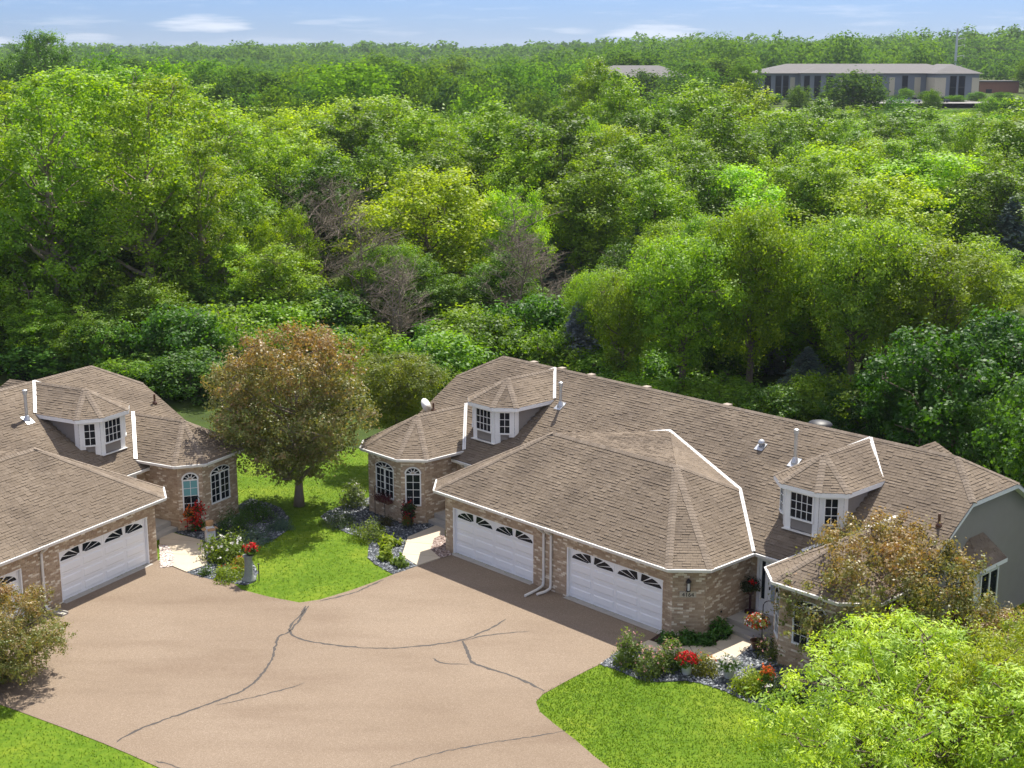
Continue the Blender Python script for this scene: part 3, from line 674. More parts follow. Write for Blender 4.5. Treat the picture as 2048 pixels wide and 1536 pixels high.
        sub = MB(); big = [o + U * (min(uu) - .1) + V * min(vv), o + U * (max(uu) + .1) + V * min(vv), o + U * (max(uu) + .1) + V * max(vv), o + U * (min(uu) - .1) + V * max(vv)]
        rs = random.Random(30 + sg); y = min(vv); row = 0
        while y < max(vv):
            x = min(uu) - .2 - (row % 2) * .15
            while x < max(uu):
                t = rs.choice((.006, .010, .018)); r = min(1, max(0, rs.gauss(.62, .18)))
                c = clip_poly([(x + .004, y), (x + TABW - .004, y), (x + TABW - .004, y + EXPO), (x + .004, y + EXPO)], flat)
                if len(c) > 2:
                    top = [o + U * a + V * b + nn * (.012 + t * (1 - (b - y) / EXPO)) for a, b in c]; bot = [o + U * a + V * b - nn * .01 for a, b in c]; k = len(c)
                    sh.add(top + bot, [list(range(k))] + [(i, (i + 1) % k, (i + 1) % k + k, i + k) for i in range(k)], r)
                x += TABW
            y += EXPO; row += 1
    shingle([Mid, Rr, P0], sh, seed=35); shingle([Lr, Mid, P0], sh, seed=36)
    add_single_shingles(singles, lambda s: (s[0].x - 5.5) ** 2 * .35 + (s[0].y + .4) ** 2 * 1.2, groof, sh)
    tag(sh.build('shingle_field', M_SHINGLE, groof), kind='stuff')
    nF = nrm([Vector(p) for p in front]); nC = nrm([Vector(p) for p in ch]); nC = nC if nC.z > 0 else -nC; nS = nrm([Vector(p) for p in side]); nS = nS if nS.z > 0 else -nS
    nK = nrm([Vector(p) for p in cr1]); nK = nK if nK.z > 0 else -nK
    mx = lambda v: Vector((-v.x, v.y, v.z)); cp = MB()
    caps(cp, Lr, Rr, nF, Vector((0, .35, .94)), .16)
    for sg in (1, -1):
        f = (lambda v: v) if sg > 0 else mx
        caps(cp, (sg * c1, -oh, g.ze), (sg * g.rl, g.rb, g.zr), nF, f(nC), .14, 2); caps(cp, (sg * c2, eb, g.ze), (sg * g.rl, g.rb, g.zr), f(nC), f(nS), .14, 3)
        caps(cp, (sg * g.qa, mp(g.qz), g.qz), (sg * g.rl, g.rb, g.zr), f(nS), f(nK), .15, 4)
    tag(cp.build('ridge_cap', M_CAP, groof), kind='stuff')
    # ---- white metal valleys (strips laid in the angle between two slopes)
    def valley(a, b, w=.065):
        a, b = Vector(a), Vector(b); d = (b - a).normalized(); n = (nM + Vector((0, 0, .6))).normalized(); s = d.cross(n).normalized()
        m = MB(); m.obox(a - s * w + n * .03, b - a, s * (w * .9), n * .012); m.obox(a + s * w * .1 + n * .03, b - a, s * (w * .9), n * .012); m.build('valley_flashing', M_GUTTER, H)
    for sg in (1, -1):
        valley((sg * c2, g.me + .02, g.ze + .03), (sg * g.qa, mp(g.qz), g.qz + .02)); valley((sg * g.qa, mp(g.qz), g.qz + .02), (0, g.pb, mzf(g.pb) + .03))
        valley((sg * g.o1, mp(g.zo), g.zo + .03), (sg * g.oa, mp(g.oaz), g.oaz + .03), .08)
        valley((sg * g.d1, mp(g.dz), g.dz + .03), (sg * g.da, mp(g.daz), g.daz + .02), .07); valley((sg * (2 * g.da - g.d1), mp(g.dz), g.dz + .03), (sg * g.da, mp(g.daz), g.daz + .02), .07)
    # ---- eight-sided bay roofs and dormer roofs
    def oct_roof(nm, sg, a1, a2, a3, b3, b2, z0, ac, ab, az, seed):
        a4 = a3 + a2 - a1; A = (sg * ac, ab, az)
        pts = [(sg * a1, mp(z0) + .05, z0), (sg * a1, b3, z0), (sg * a2, b2, z0), (sg * a3, b2, z0), (sg * a4, b3, z0), (sg * a4, mp(z0) + .05, z0)]
        rid = (sg * ac, mp(az) + .08, az)
        pl = [[pts[0], pts[1], A, rid], [pts[1], pts[2], A], [pts[2], pts[3], A], [pts[3], pts[4], A], [pts[4], pts[5], rid, A]]
        deck = MB(); sh = MB(); cp = MB(); ns = []
        for k, q in enumerate(pl):
            deck.slab(up(q), .05); n = nrm([Vector(p) for p in q]); n = n if n.z > 0 else -n; ns.append(n)
            if sg > 0: shingle(q, sh, seed=seed + k)
            else: shingle([q[1], q[0]] + q[:1:-1], sh, seed=seed + k)
        o = deck.build(nm, M_UNDER, H)
        tag(sh.build('shingle_field', M_SHINGLE, o), kind='stuff')
        for k in range(4): caps(cp, pts[k + 1], A, ns[k], ns[k + 1], .13, seed + k)
        caps(cp, A, rid, ns[0], ns[4], .13, seed + 9)
        tag(cp.build('ridge_cap', M_CAP, o), kind='stuff')
        return pts
    for sg in (-1, 1):
        P = oct_roof('bay_roof', sg, g.o1 + e, g.o2 + .02, g.o3 - .02, g.ob3 + .03, g.ob2 + e, g.zo, g.oa, g.oab, g.oaz, 40)
        path = P if sg > 0 else P
        gt = MB(); line = [(sg * g.o1, mp(g.zo) - .03, g.zo), (sg * g.o1, g.ob3, g.zo), (sg * g.o2, g.ob2, g.zo), (sg * g.o3, g.ob2, g.zo), (sg * (g.o3 + g.o2 - g.o1), g.ob3, g.zo), (sg * (g.o3 + g.o2 - g.o1), mp(g.zo) - .03, g.zo)]
        gutter_path(gt, line if sg > 0 else line[::-1]); gt.build('gutter', M_GUTTER, H)
        so = MB(); so.slab([(x, y, g.zo - .1) for x, y, z in (line if sg > 0 else line[::-1])], .02); so.build('soffit', M_WHITE, H)
        # bay walls
        W = offset(line if sg > 0 else line[::-1], .36); W = [tuple(p) for p in W]
        W = [(W[0][0], 3.5 if sg > 0 else 4.6)] + W[1:-1] + [(W[-1][0], 4.6 if sg > 0 else 3.5)]
        segs = []; top = g.zo - .105
        for i in range(5):
            L = (Vector(W[i + 1]) - Vector(W[i])).length; ops = []
            if i == 2: ops = [(L / 2 - .66, L / 2 + .66, .98, 2.36, .42)]
            elif i in (1, 3): ops = [(L / 2 - .36, L / 2 + .36, .85, 2.36, .85)]
            segs.append((W[i], W[i + 1], 0, top, ops))
        brick_wall('bay_wall', H, segs, 50 + sg)
        for i in (1, 2, 3):
            a, b = Vector((*W[i], 0)), Vector((*W[i + 1], 0)); u = (b - a).normalized(); o = segs[i][4][0]
            # inner (toward the door) narrow window of the right-hand bay keeps a blind in its top light
            window(H, a + u * o[0] + Vector((0, 0, o[2])), u, o[1] - o[0], o[3] - o[2], 2, 4, o[4], i == 2, .06, .01)
    # ---- dormers
    for sg in (-1, 1):
        P = oct_roof('dormer_roof', sg, g.d1, g.d2, g.d3, g.db3, g.db2, g.dz, g.da, g.dab, g.daz, 60)
        a4 = g.d3 + g.d2 - g.d1
        line = [(sg * g.d1, mp(g.dz) + .05, g.dz), (sg * g.d1, g.db3, g.dz), (sg * g.d2, g.db2, g.dz), (sg * g.d3, g.db2, g.dz), (sg * a4, g.db3, g.dz), (sg * a4, mp(g.dz) + .05, g.dz)]
        line = line if sg > 0 else line[::-1]
        fa = MB(); fa.sweep(line, [(-.03, -.005), (.012, -.005), (.012, -.17), (-.03, -.17)]); fa.build('fascia', M_WHITE, H)
        so = MB(); so.slab([(x, y, g.dz - .15) for x, y, z in line], .02); so.build('soffit', M_WHITE, H)
        W = [tuple(p) for p in offset(line, .27)]; W[0] = (W[0][0], mp(g.dz) + .1); W[-1] = (W[-1][0], mp(g.dz) + .1)
        core = MB(); core.slab([(x, y, g.dz - .16) for x, y in offset([(*w, 0) for w in W], .03)], 2.6); dm = core.build('dormer', M_SIDING2, H)
        for i in range(5):
            a, b = Vector((*W[i], 0)), Vector((*W[i + 1], 0)); L = (b - a).length; u = (b - a) / L; n = Vector((u.y, -u.x, 0)); zt = g.dz - .17
            z = zt - .16
            while z > 2.9:      # lap siding board by board, cut where the roof slope rises past it
                ya, yb = a.y, b.y; s0, s1 = 0, L
                lim = mp(z) + .02          # boards stand only where the wall is in front of the slope
                if abs(yb - ya) > .05:
                    t = (lim - ya) / (yb - ya) * L
                    if ya < yb: s1 = min(L, t)
                    else: s0 = max(0, t)
                elif ya > lim: s1 = 0
                if s1 - s0 > .06:
                    q = a + u * s0 + Vector((0, 0, z)); lo = n * .018; hi = n * .004; h = Vector((0, 0, .16)); w = u * (s1 - s0)
                    m = MB(); m.hexa([q - n * .02, q - n * .02 + w, q + lo + w, q + lo, q - n * .02 + h, q - n * .02 + w + h, q + hi + w + h, q + hi + h][:4] + [q - n * .02 + h, q - n * .02 + w + h, q + hi + w + h, q + hi + h]); m.build('siding_board', M_SIDING2, dm)
                z -= .15
        for i in (1, 2, 3, 4):   # white corner posts
            p = Vector((*W[i], 0)); da = (Vector((*W[i - 1], 0)) - p).normalized(); db = (Vector((*W[i + 1], 0)) - p).normalized(); zb = mzf(p.y) - .02; m = MB()
            for d in (da, db):
                n = Vector((d.y, -d.x, 0)) if d is db else Vector((-d.y, d.x, 0))
                m.obox(p + n * -.02 + Vector((0, 0, zb)), d * .24, n * .052, (0, 0, g.dz - .16 - zb))
            m.build('corner_board', M_WHITE, dm)
        for i, (w, c) in ((1, (.56, 2)), (2, (1.06, 4)), (3, (.56, 2))):
            a, b = Vector((*W[i], 0)), Vector((*W[i + 1], 0)); L = (b - a).length; u = (b - a) / L
            window(H, a + u * (L / 2 - w / 2) + Vector((0, 0, 4.02)), u, w, 1.06, c, 3, 0, False, .06, .078)
        a, b = Vector((*W[2], 0)), Vector((*W[3], 0)); u = (b - a).normalized(); n = Vector((u.y, -u.x, 0)); m = MB()
        m.obox(a - u * .05 + Vector((0, 0, mzf(a.y) + .0)) , (b - a) + u * .1, n * .16, (0, 0, .03)); m.build('base_flashing', M_GUTTER, H)
    # ---- garage front: walls, doors, gutter, soffit
    gp2 = [(-g.gw2, 3.5), (-g.gw2, g.gw2 - g.gw1), (-g.gw1, 0), (g.gw1, 0), (g.gw2, g.gw2 - g.gw1), (g.gw2, 3.5)]
    top = g.ze - .105
    L = 2 * g.gw1; ops = [(g.gw1 - g.di - 4.88, g.gw1 - g.di, 0, g.dh, 0), (g.gw1 + g.di, g.gw1 + g.di + 4.88, 0, g.dh, 0)]
    segs = [(gp2[0], gp2[1], 0, top, []), (gp2[1], gp2[2], 0, top, []), (gp2[2], gp2[3], 0, top, ops), (gp2[3], gp2[4], 0, top, []), (gp2[4], gp2[5], 0, top, [])]
    brick_wall('garage_wall', H, segs, 70, 300, lambda p: (p.x - 6.6) ** 2 + (p.y - .2) ** 2 + .6 * (p.z - 1.0) ** 2)
    line = [(-g.ec2, g.me - .03, g.ze), (-g.ec2, g.ec2 - g.ec1 - g.oh, g.ze), (-g.ec1, -g.oh, g.ze), (g.ec1, -g.oh, g.ze), (g.ec2, g.ec2 - g.ec1 - g.oh, g.ze), (g.ec2, g.me - .03, g.ze)]
    gt = MB(); gutter_path(gt, line); gt.build('gutter', M_GUTTER, H)
    so = MB(); so.slab([(x, y, g.ze - .1) for x, y, z in line], .02); so.build('soffit', M_WHITE, H)
    for sg in (-1, 1):
        x0 = g.di if sg > 0 else -g.di - 4.88; x1 = x0 + 4.88; yd = .13
        d = MB()
        for k in range(4): d.box(x0 + .06, x1 - .06, yd, yd + .05, .03 + k * .505, .03 + k * .505 + .498)
        do = d.build('garage_door', M_DOOR, H)
        cw = (4.88 - .12) / 4
        for c in range(4):
            for r in range(3):
                a, b, z0, z1 = x0 + .06 + c * cw + .07, x0 + .06 + (c + 1) * cw - .07, .03 + r * .505 + .085, .03 + r * .505 + .415
                m = MB(); f = .045
                for (i, o, y0, y1) in ((0, .03, yd, yd - .016), (.03, .06, yd - .016, yd - .004)):
                    pass
                m.hexa([(a, yd - .001, z0), (b, yd - .001, z0), (b, yd + .02, z0), (a, yd + .02, z0), (a, yd - .001, z1), (b, yd - .001, z1), (b, yd + .02, z1), (a, yd + .02, z1)])
                m.add([(a, yd - .002, z0), (b, yd - .002, z0), (b, yd - .002, z1), (a, yd - .002, z1), (a + f, yd - .026, z0 + f), (b - f, yd - .026, z0 + f), (b - f, yd - .026, z1 - f), (a + f, yd - .026, z1 - f)], [(0, 1, 5, 4), (1, 2, 6, 5), (2, 3, 7, 6), (3, 0, 4, 7), (4, 5, 6, 7)])
                m.build('panel', M_DOOR, do)
            # top section: half of a sunburst light (two columns make one fan)
            a = x0 + .06 + c * cw + .07; b = a + cw - .14; z0 = .03 + 3 * .505 + .07; hh = .36; left = c % 2 == 0
            m = MB()
            for q in ((a - .02, b + .02, z0 - .03, z0), (a - .02, b + .02, z0 + hh, z0 + hh + .025), (a - .02, a, z0, z0 + hh), (b, b + .02, z0, z0 + hh)): m.box(q[0], q[1], yd - .016, yd + .01, q[2], q[3])
            m.build('window_moulding', M_DOOR, do)
            cx = b if left else a; w = b - a
            for k in range(3):
                t0, t1 = math.pi / 2 * k / 3 + .045, math.pi / 2 * (k + 1) / 3 - .045; q = []
                s = -1 if left else 1
                for r0, tt in ((.16, t0), (.97, t0), (.97, (t0 + t1) / 2), (.97, t1), (.16, t1)): q.append((cx + s * w * r0 * math.cos(tt), yd - .006, z0 + hh * r0 * math.sin(tt)))
                q = [Vector(p) for p in q]
                if nrm(q).y > 0: q = q[::-1]
                MB().slab(q, .01).build('pane', M_GLASS, do)
        j = MB(); j.box(x0, x0 + .055, .005, .16, .02, g.dh); j.box(x1 - .055, x1, .005, .16, .02, g.dh); j.box(x0 + .055, x1 - .055, .005, .16, g.dh - .04, g.dh); j.build('door_jamb', M_DOOR, H)
        th = MB(); th.box(x0 + .003, x1 - .003, -.2, .2, -.02, .03); th.build('door_threshold', M_STEP, H)
    bk = MB(); bk.box(-g.gw1 + .25, g.gw1 - .25, .4, .5, 0, 2.5); bk.build('garage_back_partition', M_MORTAR, H)
    # ---- entry recess: wall, door, sidelight, porch
    for sg in (-1, 1):
        a, b = sorted((sg * 7.10, sg * 9.57)); segs = [((a, 3.5), (b, 3.5), 0, g.ze - .05, [(7.42 - 7.1 if sg > 0 else 9.57 - 8.98, 8.98 - 7.1 if sg > 0 else 9.57 - 7.42, .42, 2.62, 0)])]
        brick_wall('entry_wall', H, segs, 80 + sg)
        q = lambda x0, x1: sorted((sg * x0, sg * x1))
        f = MB()
        for x0, x1, z0, z1 in ((7.42, 7.52, .42, 2.62), (7.84, 7.94, .5, 2.55), (8.88, 8.98, .42, 2.62), (7.52, 8.88, 2.53, 2.62), (7.52, 8.88, .42, .5)):
            xa, xb = q(x0, x1); f.box(xa, xb, 3.44, 3.58, z0, z1)
        f.build('door_frame', M_WHITE, H)
        xa, xb = q(7.52, 7.84); s = MB(); s.box(xa, xb, 3.5, 3.53, .5, 2.53); so_ = s.build('sidelight', M_WHITE, H)
        xa, xb = q(7.62, 7.76); MB().box(xa, xb, 3.485, 3.502, .95, 2.4).build('pane', M_GLASS, so_)
        xa, xb = q(7.94, 8.88); dd = MB(); dd.box(xa, xb, 3.48, 3.53, .5, 2.53); door = dd.build('entry_door', M_WHITE, H)
        xa, xb = q(8.06, 8.76); MB().box(xa, xb, 3.465, 3.482, .95, 2.4).build('pane', M_STORM, door)
        xa, xb = q(8.0, 8.03); MB().box(xa, xb, 3.43, 3.482, 1.38, 1.5).build('handle', M_BLACK, door)
        xa, xb = q(7.13, 9.54); p = MB(); p.box(xa, xb, 2.1, 3.47, -.02, .42); p.build('porch', M_STEP, H)
        xa, xb = q(7.2, 9.5); p = MB(); p.box(xa, xb, 1.72, 2.097, -.02, .21); p.build('step', M_STEP, H)
        gt = MB(); xa, xb = q(g.ec2 + .04, g.o1 + .25); gutter_path(gt, [(xa, g.me, g.ze), (xb, g.me, g.ze)]); gt.build('gutter', M_GUTTER, H)
        so = MB(); so.box(xa, xb, g.me, 3.5, g.ze - .12, g.ze - .1); so.build('soffit', M_WHITE, H)
    # ---- gable ends in lap siding
    for sg in (-1, 1):
        xw = sg * (g.jl - .36); y0, y1 = 3.5, 2 * g.mr - 3.5; core = MB(); zt = g.jz - .12
        prof = [(y0, 0), (y1, 0), (y1, mzf(3.5) - .12), (2 * g.mr - mp(g.jz), zt), (mp(g.jz), zt), (y0, mzf(3.5) - .12)]
        core.slab([(xw, y, z) for y, z in (prof if sg > 0 else prof[::-1])], .2); gw = core.build('gable_wall', M_SIDING, H)
        z = 0
        while z < zt - .02:
            h = min(.135, zt - z); a = max(y0, mp(z + .12 + .0)); b = 2 * g.mr - a
            if z + .12 < mzf(3.5) - .12: a, b = y0, y1
            m = MB(); lo, hi = sg * .036, sg * .004
            a0 = a; m.hexa([(xw, a, z), (xw, b, z), (xw + lo, b, z), (xw + lo, a, z), (xw, a, z + h), (xw, b, z + h), (xw + hi, b, z + h), (xw + hi, a, z + h)]); m.build('siding_board', M_SIDING, gw); z += .127
        # rake boards and their white soffits
        rk = MB()
        for yy in (lambda y: y, lambda y: 2 * g.mr - y):
            A = Vector((sg * g.jl, yy(g.me), g.ze - .02)); B = Vector((sg * g.jl, yy(mp(g.jz)), g.jz - .02)); rk.obox(A, B - A, (-sg * .02, 0, 0), (0, 0, -.16)); rk.obox(A + Vector((-sg * .022, 0, -.13)), B - A, (-sg * .33, 0, 0), (0, 0, -.02))
        A = Vector((sg * g.jl, mp(g.jz), g.jz - .02)); B = Vector((sg * g.jl, 2 * g.mr - mp(g.jz), g.jz - .02)); rk.obox(A + Vector((sg * .003, 0, 0)), B - A, (-sg * .02, 0, 0), (0, 0, -.15)); rk.obox(A + Vector((-sg * .022, 0, -.135)), B - A, (-sg * .33, 0, 0), (0, 0, -.02)); rk.build('rake_board', M_WHITE, H)
    bw = MB(); bw.box(-g.jl + .5, g.jl - .5, 2 * g.mr - 3.7, 2 * g.mr - 3.5, 0, g.ze - .1); bw.build('rear_wall', M_SIDING, H)
    # ---- small bay window on the right gable
    xw = g.jl - .36
    bl = [(xw + .02, 6.9), (xw + .62, 7.5), (xw + .62, 8.9), (xw + .02, 9.5)]
    bb = MB(); bb.slab([(x, y, 2.75) for x, y in bl], 1.9); bay = bb.build('gable_bay', M_WHITE, H)
    for i in range(3):
        a, b = Vector((*bl[i], 0)), Vector((*bl[i + 1], 0)); L2 = (b - a).length; u = (b - a) / L2
        if i == 1:
            window(H, a + u * .06 + Vector((0, 0, 1.3)), u, L2 - .12, 1.3, 1, 1, 0, True, .07, .07)
        else: window(H, a + u * .1 + Vector((0, 0, 1.3)), u, L2 - .2, 1.3, 1, 1, 0, False, .07, .07)
    el = [(xw + .02, 6.55), (xw + .85, 7.35), (xw + .85, 9.05), (xw + .02, 9.85)]; ap = [(xw + .03, 7.7, 3.75), (xw + .03, 8.7, 3.75)]
    br = MB(); sh = MB(); E2 = [(x, y, 2.9) for x, y in el]
    for k, q in enumerate(([E2[0], E2[1], ap[0]], [E2[1], E2[2], ap[1], ap[0]], [E2[2], E2[3], ap[1]])):
        br.slab(up(q), .05); shingle(q, sh, seed=90 + k)
    bo = br.build('gable_bay_roof', M_UNDER, H); tag(sh.build('shingle_field', M_SHINGLE, bo), kind='stuff')
    fa = MB(); fa.sweep(E2, [(-.03, 0), (.02, 0), (.02, -.14), (-.03, -.14)]); fa.build('fascia', M_WHITE, H)
    # ---- vents
    def flue(x, y, h, r=.07):
        z = mzf(y); m = MB(); m.lathe([(.17, -.12), (.16, .02), (r + .02, .2), (r, .22), (r, h - .2), (r + .035, h - .2), (r + .035, h - .03), (r * .7, h)], (x, y, z), 14); m.build('flue_pipe', M_METAL, H, False)
        m = MB(); c = Vector((x, y, z)); s = Vector((0, 1, SL)).normalized(); m.obox(c - Vector((.2, 0, 0)) - s * .28 + nM * .03, (.4, 0, 0), s * .5, nM * .008); m.build('flue_flashing', M_METAL, H)
    flue(-6.38, 6.99, 1.12); flue(6.36, 7.05, 1.36)
    z = mzf(7.38); m = MB(); m.lathe([(.1, -.1), (.1, .12), (.15, .12), (.15, .17), (.11, .26), (.03, .3)], (4.5, 7.38, z), 16); m.build('mushroom_vent', M_METAL, H, True)
    m = MB(); s = Vector((0, 1, SL)).normalized(); m.obox(Vector((4.5 - .2, 7.38, z)) - s * .25 + nM * .03, (.4, 0, 0), s * .42, nM * .008); m.build('vent_flashing', M_METAL, H)
    for x, y, h in ((13.2, 6.0, .46), (-13.1, 5.12, .4)):
        m = MB(); m.lathe([(.12, -.08), (.11, .06), (.05, .14), (.05, h), (.035, h)], (x, y, mzf(y)), 10); m.build('plumbing_vent', M_TERRA, H)
    for x in (-10.3, -8.4, -6.5, -3.1, 1.4):
        m = MB(); m.box(x - .15, x + .15, g.mr + .12, g.mr + .42, g.mz - .3, g.mz - .005); m.build('roof_vent', M_PALE, H)
    return H
M_PALE = plain('weathered_vent', (.33, .27, .21), .7, .1, 6)
houseR = build_house('long tan brick twin house with two white garage doors facing the drive')
houseL = copy_tree(houseR)
houseR.location = (1.486, 51.799, 0); houseR.rotation_euler = (0, 0, R(90 - 136.707))
houseL.location = (-17.76, 49.636, 0); houseL.rotation_euler = (0, 0, R(90 - 27.769))
houseL['label'] = 'tan brick twin house partly cut off, teal blind in narrow arched window'
for o in (houseR, houseL): o['group'] = 'matching brick twin houses'
def HR(s, b, z=0): return houseR.matrix_basis @ Vector((s, b, z))
bpy.context.view_layer.update()
# details only one house has
d = MB()
for x, pts in ((-.28, [(-.28, -.1, .1), (-.2, -.5, .06), (-.09, -1.26, .05)]), (.13, [(.13, -.1, .1), (.16, -.4, .06), (.12, -.81, .05)])):
    m = MB(); m.tube([(x, -.42, g.ze - .1), (x, -.36, g.ze - .2), (x, -.08, g.ze - .42), (x, -.07, g.ze - .5), (x, -.07, .3), (x, -.1, .16)] + [(p[0], p[1], p[2] + .04) for p in pts], .055, 6); m.build('downspout', M_GUTTER, houseR)
m = MB(); m.tube([(0, -.42, g.ze - .1), (0, -.36, g.ze - .2), (0, -.08, g.ze - .42), (0, -.07, g.ze - .5), (0, -.07, .25), (.02, -.2, .1), (.04, -.36, .08)], .055, 6); m.build('downspout', M_GUTTER, houseL)
# teal blind behind the narrow window of the left house
for o in [c for c in houseL.children_recursive if c.name.startswith('window')]:
    ce = sum((Vector(b) for b in o.bound_box), Vector()) / 8
    if 9.5 < ce.x < 10.4 and ce.z < 2.5:
        for p in o.children:
            pc = sum((Vector(b) for b in p.bound_box), Vector()) / 8
            if 1.45 < pc.z < 2.36: p.data = p.data.copy(); p.data.materials[0] = M_BLIND
# wall lantern, number plate
cn = Vector((1, -1, 0)).normalized(); cu = Vector((1, 1, 0)).normalized()
m = MB(); c = Vector((6.66, .39, 2.05)); m.obox(c - cu * .06 + cn * .01 + Vector((0, 0, -.12)), cu * .12, cn * .04, (0, 0, .3)); m.obox(c - cu * .035 + cn * .04 + Vector((0, 0, .1)), cu * .07, cn * .14, (0, 0, .05))
q = c + cn * .14; m.lathe([(.09, .1), (.11, .13), (.05, .22), (.02, .26)], q, 8)
for a in range(4): m.tube([q + Vector((.075 * math.cos(a * 1.57), .075 * math.sin(a * 1.57), -.2)), q + Vector((.085 * math.cos(a * 1.57), .085 * math.sin(a * 1.57), .11))], .011, 5)
m.lathe([(.09, -.22), (.09, -.2)], q, 8); wl = m.build('wall_lantern', M_BLACK, houseR)
m = MB(); m.lathe([(.055, -.19), (.06, .08)], q, 8); m.build('lamp_glass', M_POT, wl)
m = MB(); c = Vector((6.66, .39, 1.55)); m.obox(c - cu * .3 + cn * .012, cu * .6, cn * .03, (0, 0, .22)); npl = m.build('number_plate', M_PLATE, houseR)
fc = bpy.data.curves.new('house_number', 'FONT'); fc.body = '4164'; fc.size = .22; fc.extrude = .004; fc.align_x = 'CENTER'; fo = bpy.data.objects.new('house_number', fc); COL.objects.link(fo)
dg = bpy.context.evaluated_depsgraph_get(); nm = bpy.data.meshes.new_from_object(fo.evaluated_get(dg)); bpy.data.objects.remove(fo); nm.materials.clear()
no = link('house_number', nm, M_BLACK, npl); no.matrix_local = Matrix.Translation(c + cn * .048 + Vector((0, 0, .03))) @ Matrix((cu, Vector((0, 0, 1)), cn)).transposed().to_4x4()
m = MB(); m.lathe([(.03, 0), (.05, .02), (.02, .05)], (0, 0, 0), 8); o = m.build('hose_bib', M_BLACK, houseR); o.matrix_local = Matrix.Translation((g.gw2 + .02, 1.75, .75)) @ Matrix.Rotation(R(90), 4, 'Y')

